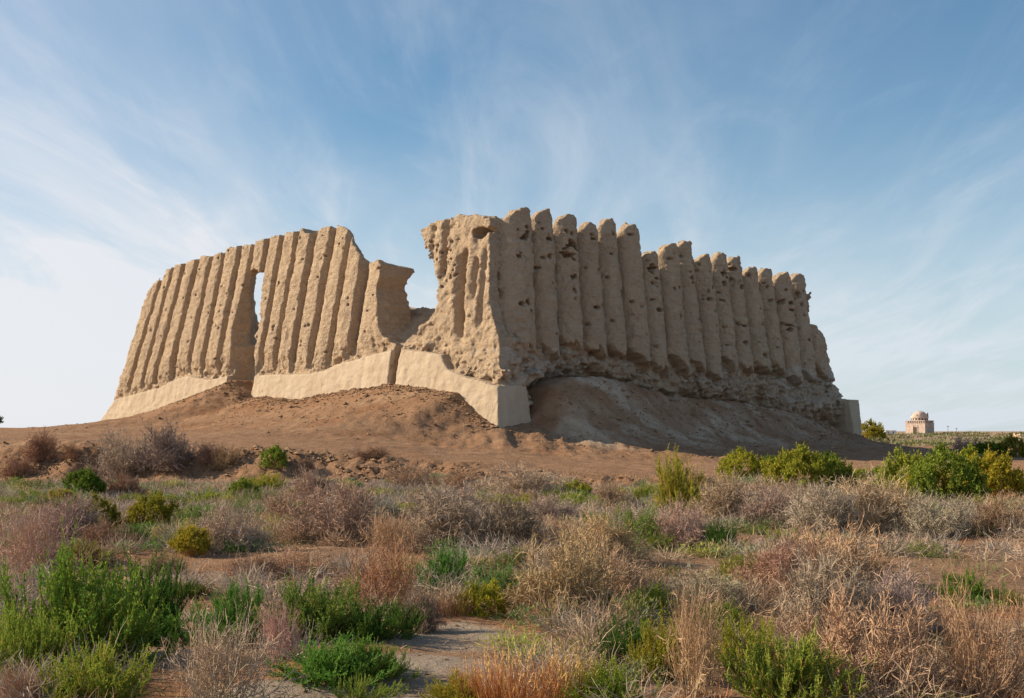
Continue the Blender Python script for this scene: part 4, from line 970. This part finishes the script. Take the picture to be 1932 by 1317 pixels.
def clods():
    rng = np.random.default_rng(78)
    n = 5200; x = rng.uniform(-21, 9, n); yc = np.interp(x, [-40, -20, -9, -3, 1, 5, 20], [50, 48, 46, 44, 41, 40, 38]); y = yc - 1.7 + rng.normal(0, 1.0, n)
    m = 2600; y2 = 9 + 24 * rng.random(m); x2 = (rng.random(m) - .5) * y2 * .86
    s = rng.uniform(.03, .10, n) * np.where(rng.random(n) < .12, 1.9, 1); s2 = rng.uniform(.008, .03, m)
    k_ = rng.random(n) < np.clip(.4 + 1.6 * fbm2(x * .5, y * .5, 211), .05, 1); x, y, s = x[k_], y[k_], s[k_]
    m3 = 3000; qq = rng.random(m3); side = rng.random(m3) < .7; al = rng.random(m3) * 40; dd = rng.exponential(3.5, m3) + .3
    x3 = CX + np.where(side, eU[0] * al - eV[0] * dd, eV[0] * al - eU[0] * dd); y3 = CY + np.where(side, eU[1] * al - eV[1] * dd, eV[1] * al - eU[1] * dd); s3 = rng.uniform(.03, .10, m3) * np.where(rng.random(m3) < .06, 2.4, 1)
    m4 = 2600; al = rng.random(m4) * 41; dd = rng.exponential(.45, m4) + .05; x4 = CX + eV[0] * al - eU[0] * dd; y4 = CY + eV[1] * al - eU[1] * dd; s4 = rng.uniform(.03, .11, m4) * np.where(rng.random(m4) < .08, 1.8, 1)
    x = np.concatenate([x, x2, x3, x4]); y = np.concatenate([y, y2, y3, y4]); s = np.concatenate([s, s2, s3, s4]); n = len(x); z = H(x, y)
    base = np.array([(1, 0, 0), (.3, .9, .1), (-.8, .6, 0), (-.8, -.6, .1), (.3, -.95, 0), (.1, .1, .9), (0, 0, -.7)])
    fc = np.array([(0, 1, 5), (1, 2, 5), (2, 3, 5), (3, 4, 5), (4, 0, 5), (1, 0, 6), (2, 1, 6), (3, 2, 6), (4, 3, 6), (0, 4, 6)])
    a = rng.uniform(0, 6.28, n); B = base[None] * rng.uniform(.6, 1.3, (n, 7, 1)) * np.stack([s, s * .8, s * .65], 1)[:, None]
    V = np.stack([B[..., 0] * np.cos(a)[:, None] - B[..., 1] * np.sin(a)[:, None] + x[:, None], B[..., 0] * np.sin(a)[:, None] + B[..., 1] * np.cos(a)[:, None] + y[:, None], B[..., 2] + z[:, None] + s[:, None] * .15], -1)
    F = (fc[None] + np.arange(n)[:, None, None] * 7).reshape(-1, 3)
    c = np.repeat(np.array([.36, .225, .13]) * rng.uniform(.75, 1.25, (n, 1)), 7, 0)
    o = obj("soil_rubble", mesh_np("soil_rubble", V.reshape(-1, 3), F, False, {'tint': c}), SOIL); tag(o, "loose clods and crumbs of earth on the bank and plain", "rubble", kind='stuff')
def far_scrub():
    rng = np.random.default_rng(79)
    n = 9000; y = 95 * np.exp(rng.random(n) * 2.1); x = y * rng.uniform(.16, .46, n)
    du = x - CX; dv = y - CY; uu = du * eU[0] + dv * eU[1]; vv = du * eV[0] + dv * eV[1]; away = np.hypot(uu - np.clip(uu, 0, LU), vv - np.clip(vv, 0, LV)) > 24
    keep = away & (rng.random(n) < np.clip(.30 + 1.9 * fbm2(x * .035, y * .010, 221, 3), .02, 1)); x, y = x[keep], y[keep]; n = len(x); z = H(x, y)
    q = np.repeat(np.arange(n), 26); R = (rng.uniform(.35, 1.0, n) * (1 + y / 500))[q]; d = dome_dirs(rng, len(q), .8, .0)
    pos = np.stack([x[q], y[q], z[q]], 1) + d * (R * rng.uniform(.4, 1, len(q)))[:, None] * np.array([2.0, 1.4, .45])
    L = leaves(rng, pos, d + rng.normal(0, .6, d.shape), R * rng.uniform(.35, .6, len(q)), R * .28)
    hue = rng.random(n) + 1.2 * fbm2(x * .05, y * .02, 222); g = np.where((hue > .62)[:, None], np.array([.40, .31, .23]), np.where((hue > .25)[:, None], np.array([.21, .20, .075]), np.array([.12, .15, .06])))
    c = (g * rng.uniform(.8, 1.25, (n, 1)))[q] * rng.uniform(.8, 1.2, (len(q), 1))
    v, f, cc = join([(L, c)])
    o = obj("desert_scrub", mesh_np("desert_scrub", v, f, False, {'tint': cc}), LEAF); tag(o, "low green and grey scrub dotted over the far plain", "scrub", kind='stuff')
BARE = [(1850, 1085, 1.9, 1.6), (1300, 1075, 1.3, 0.8), (620, 1058, 1.7, 0.9), (300, 1000, 1.1, 1.5), (390, 1075, 1.3, .9), (440, 1060, .8, .7), (1230, 915, 2.5, 2.0), (1420, 1020, .7, .7)]
def undergrowth():
    """low dead and green growth that knits the shrubs together"""
    rng = np.random.default_rng(91)
    bare = [(g[0], g[1], g[2], g[3]) for g in GREY_PATCH]
    for (px, py, rx, ry) in BARE:
        p = ground_hit(px, py); bare.append((p[0], p[1], rx, ry))
    def spots(n, ylo, yhi, thr, seed, pad=0.0):
        y = np.sqrt(ylo ** 2 + (yhi ** 2 - ylo ** 2) * rng.random(n)); x = (rng.random(n) - .5) * (y * .84 + 7)
        ok = fbm2(x * .4, y * .4, seed) > thr
        for (gx, gy, rx, ry) in bare: ok &= np.hypot((x - gx) / (rx + pad), (y - gy) / (ry + pad)) > 1.0
        return x[ok], y[ok]
    x, y = spots(2150, 8.8, 40.5, -.36, 231, .15); n = len(x)
    r = rng.uniform(.28, .70, n); hh = rng.uniform(.16, .44, n) * np.clip(1.1 - y / 90, .6, 1)
    k = 190; q = np.repeat(np.arange(n), k); d = dome_dirs(rng, len(q), 1.0, 0.0)
    S = np.stack([r, r, hh], 1)[q]; p0 = d * S * rng.uniform(.0, .75, len(q))[:, None]; z = H(x, y)
    p0 += np.stack([x, y, z], 1)[q]; P = grow(rng, p0, d * S + rng.normal(0, .18, d.shape), rng.uniform(.10, .34, len(q)), 4, .32, .05)
    pal = np.array([(.39, .315, .245), (.40, .31, .215), (.40, .27, .175), (.36, .305, .255)])
    hue = np.clip(((fbm2(x * .3, y * .3, 232) + .5) * 4 + rng.normal(0, .5, n)).astype(int), 0, 3)
    c = (pal[hue] * rng.uniform(.8, 1.2, (n, 1)))[q] * rng.uniform(.65, 1.35, (len(q), 1))
    v, f, cc = join([(ribbons(rng, P, rng.uniform(.005, .009, len(q)) * (.75 + y[q] / 30)), c)])
    o = obj("dry_undergrowth", mesh_np("dry_undergrowth", v, f, False, {'tint': cc}), STRAW); tag(o, "low tangle of dead twigs knitting the shrubs together", "undergrowth", kind='stuff')
    x, y = spots(1650, 9.0, 41, -.15, 233); w = rng.random(len(x)) < np.clip(.42 - .02 * x, .1, .9); x, y = x[w], y[w]; n = len(x)
    r = rng.uniform(.16, .60, n); hh = rng.uniform(.10, .32, n); k = 330; q = np.repeat(np.arange(n), k); d = dome_dirs(rng, len(q), .9, 0.0)
    S = np.stack([r, r, hh], 1)[q]; p0 = d * S * rng.uniform(.3, 1.0, len(q))[:, None] + np.stack([x, y, H(x, y)], 1)[q]
    L = leaves(rng, p0, d + rng.normal(0, .6, d.shape) + np.array([0, 0, .4]), rng.uniform(.03, .065, len(q)) * (.8 + y[q] / 60), rng.uniform(.012, .02, len(q)) * (.8 + y[q] / 60))
    pal = np.array([(.16, .27, .06), (.30, .33, .07), (.21, .24, .12), (.12, .23, .07), (.36, .31, .11)])
    c = (pal[rng.integers(0, 5, n)] * rng.uniform(.8, 1.25, (n, 1)))[q] * rng.uniform(.7, 1.3, (len(q), 1))
    v, f, cc = join([(L, c)])
    o = obj("green_undergrowth", mesh_np("green_undergrowth", v, f, False, {'tint': cc}), LEAF); tag(o, "scattered low green and yellow plants among the dead twigs", "undergrowth", kind='stuff')
ground_cover(); clods(); far_scrub(); undergrowth()

# ------------------------------------------------------------------ far buildings and poles
def flat_mat(name, col, var=0.25, sc_=0.5):
    m, n, l, b = new_mat(name); tc = n.new('ShaderNodeTexCoord').outputs['Object']; z = tex_noise(n, l, tc, sc_, 5, .65)
    l.new(mixc(n, l, mrange(n, l, z, .35, .7), tuple(c * (1 - var) for c in col) + (1,), tuple(min(1, c * (1 + var)) for c in col) + (1,)), b.inputs['Base Color']); return m
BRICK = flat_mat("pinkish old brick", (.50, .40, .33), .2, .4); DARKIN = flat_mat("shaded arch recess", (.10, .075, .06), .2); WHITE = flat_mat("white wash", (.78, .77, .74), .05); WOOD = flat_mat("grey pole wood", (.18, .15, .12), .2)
class MB:
    def __init__(s): s.v = []; s.f = []
    def quad(s, a, b, c, d): i = len(s.v); s.v += [a, b, c, d]; s.f.append((i, i + 1, i + 2, i + 3))
    def box(s, x0, x1, y0, y1, z0, z1):
        p = [(x0, y0, z0), (x1, y0, z0), (x1, y1, z0), (x0, y1, z0), (x0, y0, z1), (x1, y0, z1), (x1, y1, z1), (x0, y1, z1)]
        for q in ((0, 1, 5, 4), (1, 2, 6, 5), (2, 3, 7, 6), (3, 0, 4, 7), (4, 5, 6, 7), (3, 2, 1, 0)): s.quad(*[p[i] for i in q])
    def lathe(s, prof, n, cx=0, cy=0, skip=lambda i, k: False):
        for k in range(len(prof) - 1):
            for i in range(n):
                if skip(i, k): continue
                a0, a1 = 2 * math.pi * i / n, 2 * math.pi * (i + 1) / n
                (r0, z0), (r1, z1) = prof[k], prof[k + 1]
                s.quad((cx + r0 * math.cos(a0), cy + r0 * math.sin(a0), z0), (cx + r0 * math.cos(a1), cy + r0 * math.sin(a1), z0), (cx + r1 * math.cos(a1), cy + r1 * math.sin(a1), z1), (cx + r1 * math.cos(a0), cy + r1 * math.sin(a0), z1))
    def build(s, name, mat, parent=None, smooth=False): return obj(name, mesh_np(name, s.v, s.f, smooth), mat, parent)
def arch(mb, cx, w, z0, h, y, axis, depth):
    """dark arched opening set a little into a face; axis 0: face looks to -y, axis 1: face looks to +x"""
    pts = [(cx - w / 2, z0), (cx + w / 2, z0), (cx + w / 2, z0 + h * .62), (cx + w * .28, z0 + h * .88), (cx, z0 + h), (cx - w * .28, z0 + h * .88), (cx - w / 2, z0 + h * .62)]
    P = lambda u, z, d: (u, y - d, z) if axis == 0 else (y + d, u, z)
    i = len(mb.v); mb.v += [P(u, z, depth) for u, z in pts]
    for k in (1, 3, 5):
        mb.f.append((i, i + k, i + min(k + 1, 6), i + min(k + 1, 6)) if k == 5 else (i, i + k, i + k + 1, i + k + 2) if k < 5 else None)
def mausoleum():
    D = 1500.; x = (1734 - 966) / FPX * D; root = empty("domed_mausoleum", (x, D, -1.0), math.radians(-43)); tag(root, "pinkish brick domed mausoleum far off on the horizon", "mausoleum")
    s = 12.0; w = MB(); w.box(-s, s, -s, s, -1, 11.2); w.box(-s - .25, s + .25, -s - .25, s + .25, 11.2, 11.8); w.build("wall", BRICK, root)
    g = MB(); n = 9; pw = 2 * s / n                                   # open gallery: piers and a cornice above a set-back wall
    g.box(-s + 1.6, s - 1.6, -s + 1.6, s - 1.6, 11.8, 15.0)
    for k in range(n + 1):
        u = -s + k * pw; a, b = max(-s, u - .55), min(s, u + .55)
        for y0, y1 in ((-s, -s + .9), (s - .9, s)): g.box(a + .15, b - .15, y0, y1, 11.8, 14.4)
        if 0 < k < n:
            for x0, x1 in ((-s, -s + .9), (s - .9, s)): g.box(x0, x1, a + .15, b - .15, 11.8, 14.4)
    g.box(-s, s, -s, -s + 1.5, 14.4, 15.2); g.box(-s, s, s - 1.5, s, 14.4, 15.2); g.box(-s, -s + 1.5, -s + 1.5, s - 1.5, 14.4, 15.2); g.box(s - 1.5, s, -s + 1.5, s - 1.5, 14.4, 15.2)
    g.build("gallery", BRICK, root)
    for side in (0, 1):
        p = MB(); 
        if side == 0: p.box(-3.2, -2.4, -s - .5, -s + .1, -1, 9); p.box(2.4, 3.2, -s - .5, -s + .1, -1, 9); p.box(-3.2, 3.2, -s - .5, -s + .1, 9, 9.8); p.build("portal", BRICK, root); q = MB(); q.box(-2.2, 2.2, -s - .06, -s + .1, -1, 7.5); q.build("door", DARKIN, root)
        else: p.box(s - .1, s + .5, -3.2, -2.4, -1, 9); p.box(s - .1, s + .5, 2.4, 3.2, -1, 9); p.box(s - .1, s + .5, -3.2, 3.2, 9, 9.8); p.build("portal", BRICK, root)
    d = MB(); d.lathe([(9.6, 14.6), (9.9, 15.3), (9.5, 15.3), (9.5, 18.0), (10.1, 18.0), (10.1, 18.6), (9.0, 18.6)], 32, skip=lambda i, k: k == 3 - 0 and False); d.build("drum", BRICK, root)
    r = MB()
    for i in range(16):
        a = 2 * math.pi * i / 16; c, s_ = math.cos(a), math.sin(a); 
        def P(t, z): return (9.56 * c - t * s_, 9.56 * s_ + t * c, z)
        r.quad(P(-.85, 15.5), P(.85, 15.5), P(.85, 17.5), P(-.85, 17.5))
    r.build("arch_window", DARKIN, root)['kind'] = 'stuff'
    o = MB(); o.lathe([(8.9 * math.cos(t), 18.4 + 8.0 * math.sin(t)) for t in np.linspace(0, 1.5, 12)], 32); o.build("dome", BRICK, root, True)
    f = MB()                                                          # broken stubs of the lost outer dome
    for i in range(40):
        a0, a1 = 2 * math.pi * i / 40, 2 * math.pi * (i + 1) / 40; hgt = 2.0 + 4.6 * max(0, noise2(np.array([i * .45]), np.array([.3]), 300)[0]) + (2.5 if i % 11 < 2 else 0)
        q = lambda rr, a, z: (rr * math.cos(a), rr * math.sin(a), z)
        R0, R1 = 9.5, 10.1; zt = 18.4 + hgt; lean = -.10 * hgt
        f.quad(q(R1, a0, 18.3), q(R1, a1, 18.3), q(R1 + lean, a1, zt), q(R1 + lean, a0, zt)); f.quad(q(R0, a1, 18.3), q(R0, a0, 18.3), q(R0 + lean, a0, zt), q(R0 + lean, a1, zt)); f.quad(q(R0 + lean, a0, zt), q(R1 + lean, a0, zt), q(R1 + lean, a1, zt), q(R0 + lean, a1, zt))
    f.build("broken_dome_shell", BRICK, root)
mausoleum()
def cabin(px, w, label):
    D = 900.; x = (px - 966) / FPX * D; z = float(H(x, D)) - .2; r = empty("white_cabin", (x, D, max(z, -1.0)), .2); tag(r, label, "cabin", "white cabins near the horizon")
    m = MB(); m.box(-w, w, -1.6, 1.6, 0, 2.6); m.build("wall", WHITE, r); m = MB(); m.box(-w - .2, w + .2, -1.9, 1.9, 2.6, 2.85); m.build("roof", WHITE, r); m = MB(); m.box(-.4, .4, -1.66, -1.58, 0, 2.0); m.build("door", DARKIN, r)
cabin(1672, 1.9, "smaller white cabin beside the amber bush on the horizon"); cabin(1682, 2.2, "larger white cabin on the horizon, nearer the domed building")
def pole(px, hgt, label):
    D = 760.; x = (px - 966) / FPX * D; r = empty("utility_pole", (x, D, float(H(x, D)) - .3)); tag(r, label, "pole", "poles on the horizon")
    m = MB(); m.lathe([(.16, 0), (.11, hgt)], 8); m.build("post", WOOD, r); m = MB(); m.box(-.9, .9, -.08, .08, hgt - .7, hgt - .5); m.build("crossarm", WOOD, r)
pole(1787, 5.5, "taller thin pole on the horizon beyond the domed building"); pole(1803, 4.2, "shorter thin pole on the horizon, farther from the domed building")
def mud_stub():
    D = 330.; x = (1916 - 966) / FPX * D; z = float(H(x, D)); rng = np.random.default_rng(5)
    n, k = 10, 8; V = []; F = []
    for j in range(k + 1):
        for i in range(n):
            a = 2 * math.pi * i / n; t = j / k; r = (1.0 - .25 * t) * (1 + .12 * rng.normal()); V.append((x + 1.0 * r * math.cos(a), D + 2.2 * r * math.sin(a), z - .3 + 2.6 * t + (0.25 * rng.normal() if j == k else 0)))
    for j in range(k):
        for i in range(n): F.append((j * n + i, j * n + (i + 1) % n, (j + 1) * n + (i + 1) % n, (j + 1) * n + i))
    i0 = len(V); V.append((x, D, z + 2.3)); F += [(k * n + i, k * n + (i + 1) % n, i0, i0) for i in range(0)]
    o = obj("mud_wall_stub", mesh_np("mud_wall_stub", V[:-1], F), CLAY); o.data.attributes.new('pale', 'FLOAT', 'POINT'); tag(o, "lone stub of mud wall on the far plain near the photo edge", "ruin")
mud_stub()
def far_tree():
    x, y = -37.6, 92.0; z = float(H(x, y)); r = empty("tree", (x, y, z), 0); tag(r, "dark little tree behind the bank at the photo edge", "tree")
    rng = np.random.default_rng(8); P = grow(rng, np.zeros((5, 3)), np.array([[.3, .1, 1], [-.3, .2, 1], [0, -.3, 1], [.1, .3, 1], [0, 0, 1.]]), np.full(5, 1.0), 5, .12, .1)
    v, f, c = join([(tubes(P, np.full(5, .08), np.full(5, .03), 5), np.tile([[.16, .11, .07]], (5, 1)))]); t = obj("trunk", mesh_np("trunk", v, f, False, {'tint': c}), TWIG, r)
    for pn, me in MESHES['L'][0]:
        if pn == 'foliage': o = link(bpy.data.objects.new("crown", me)); o.parent = r; o.location = (0, 0, .35); o.scale = (1.1, 1.1, 1.0); o.color = (.055, .09, .045, 1)
far_tree()
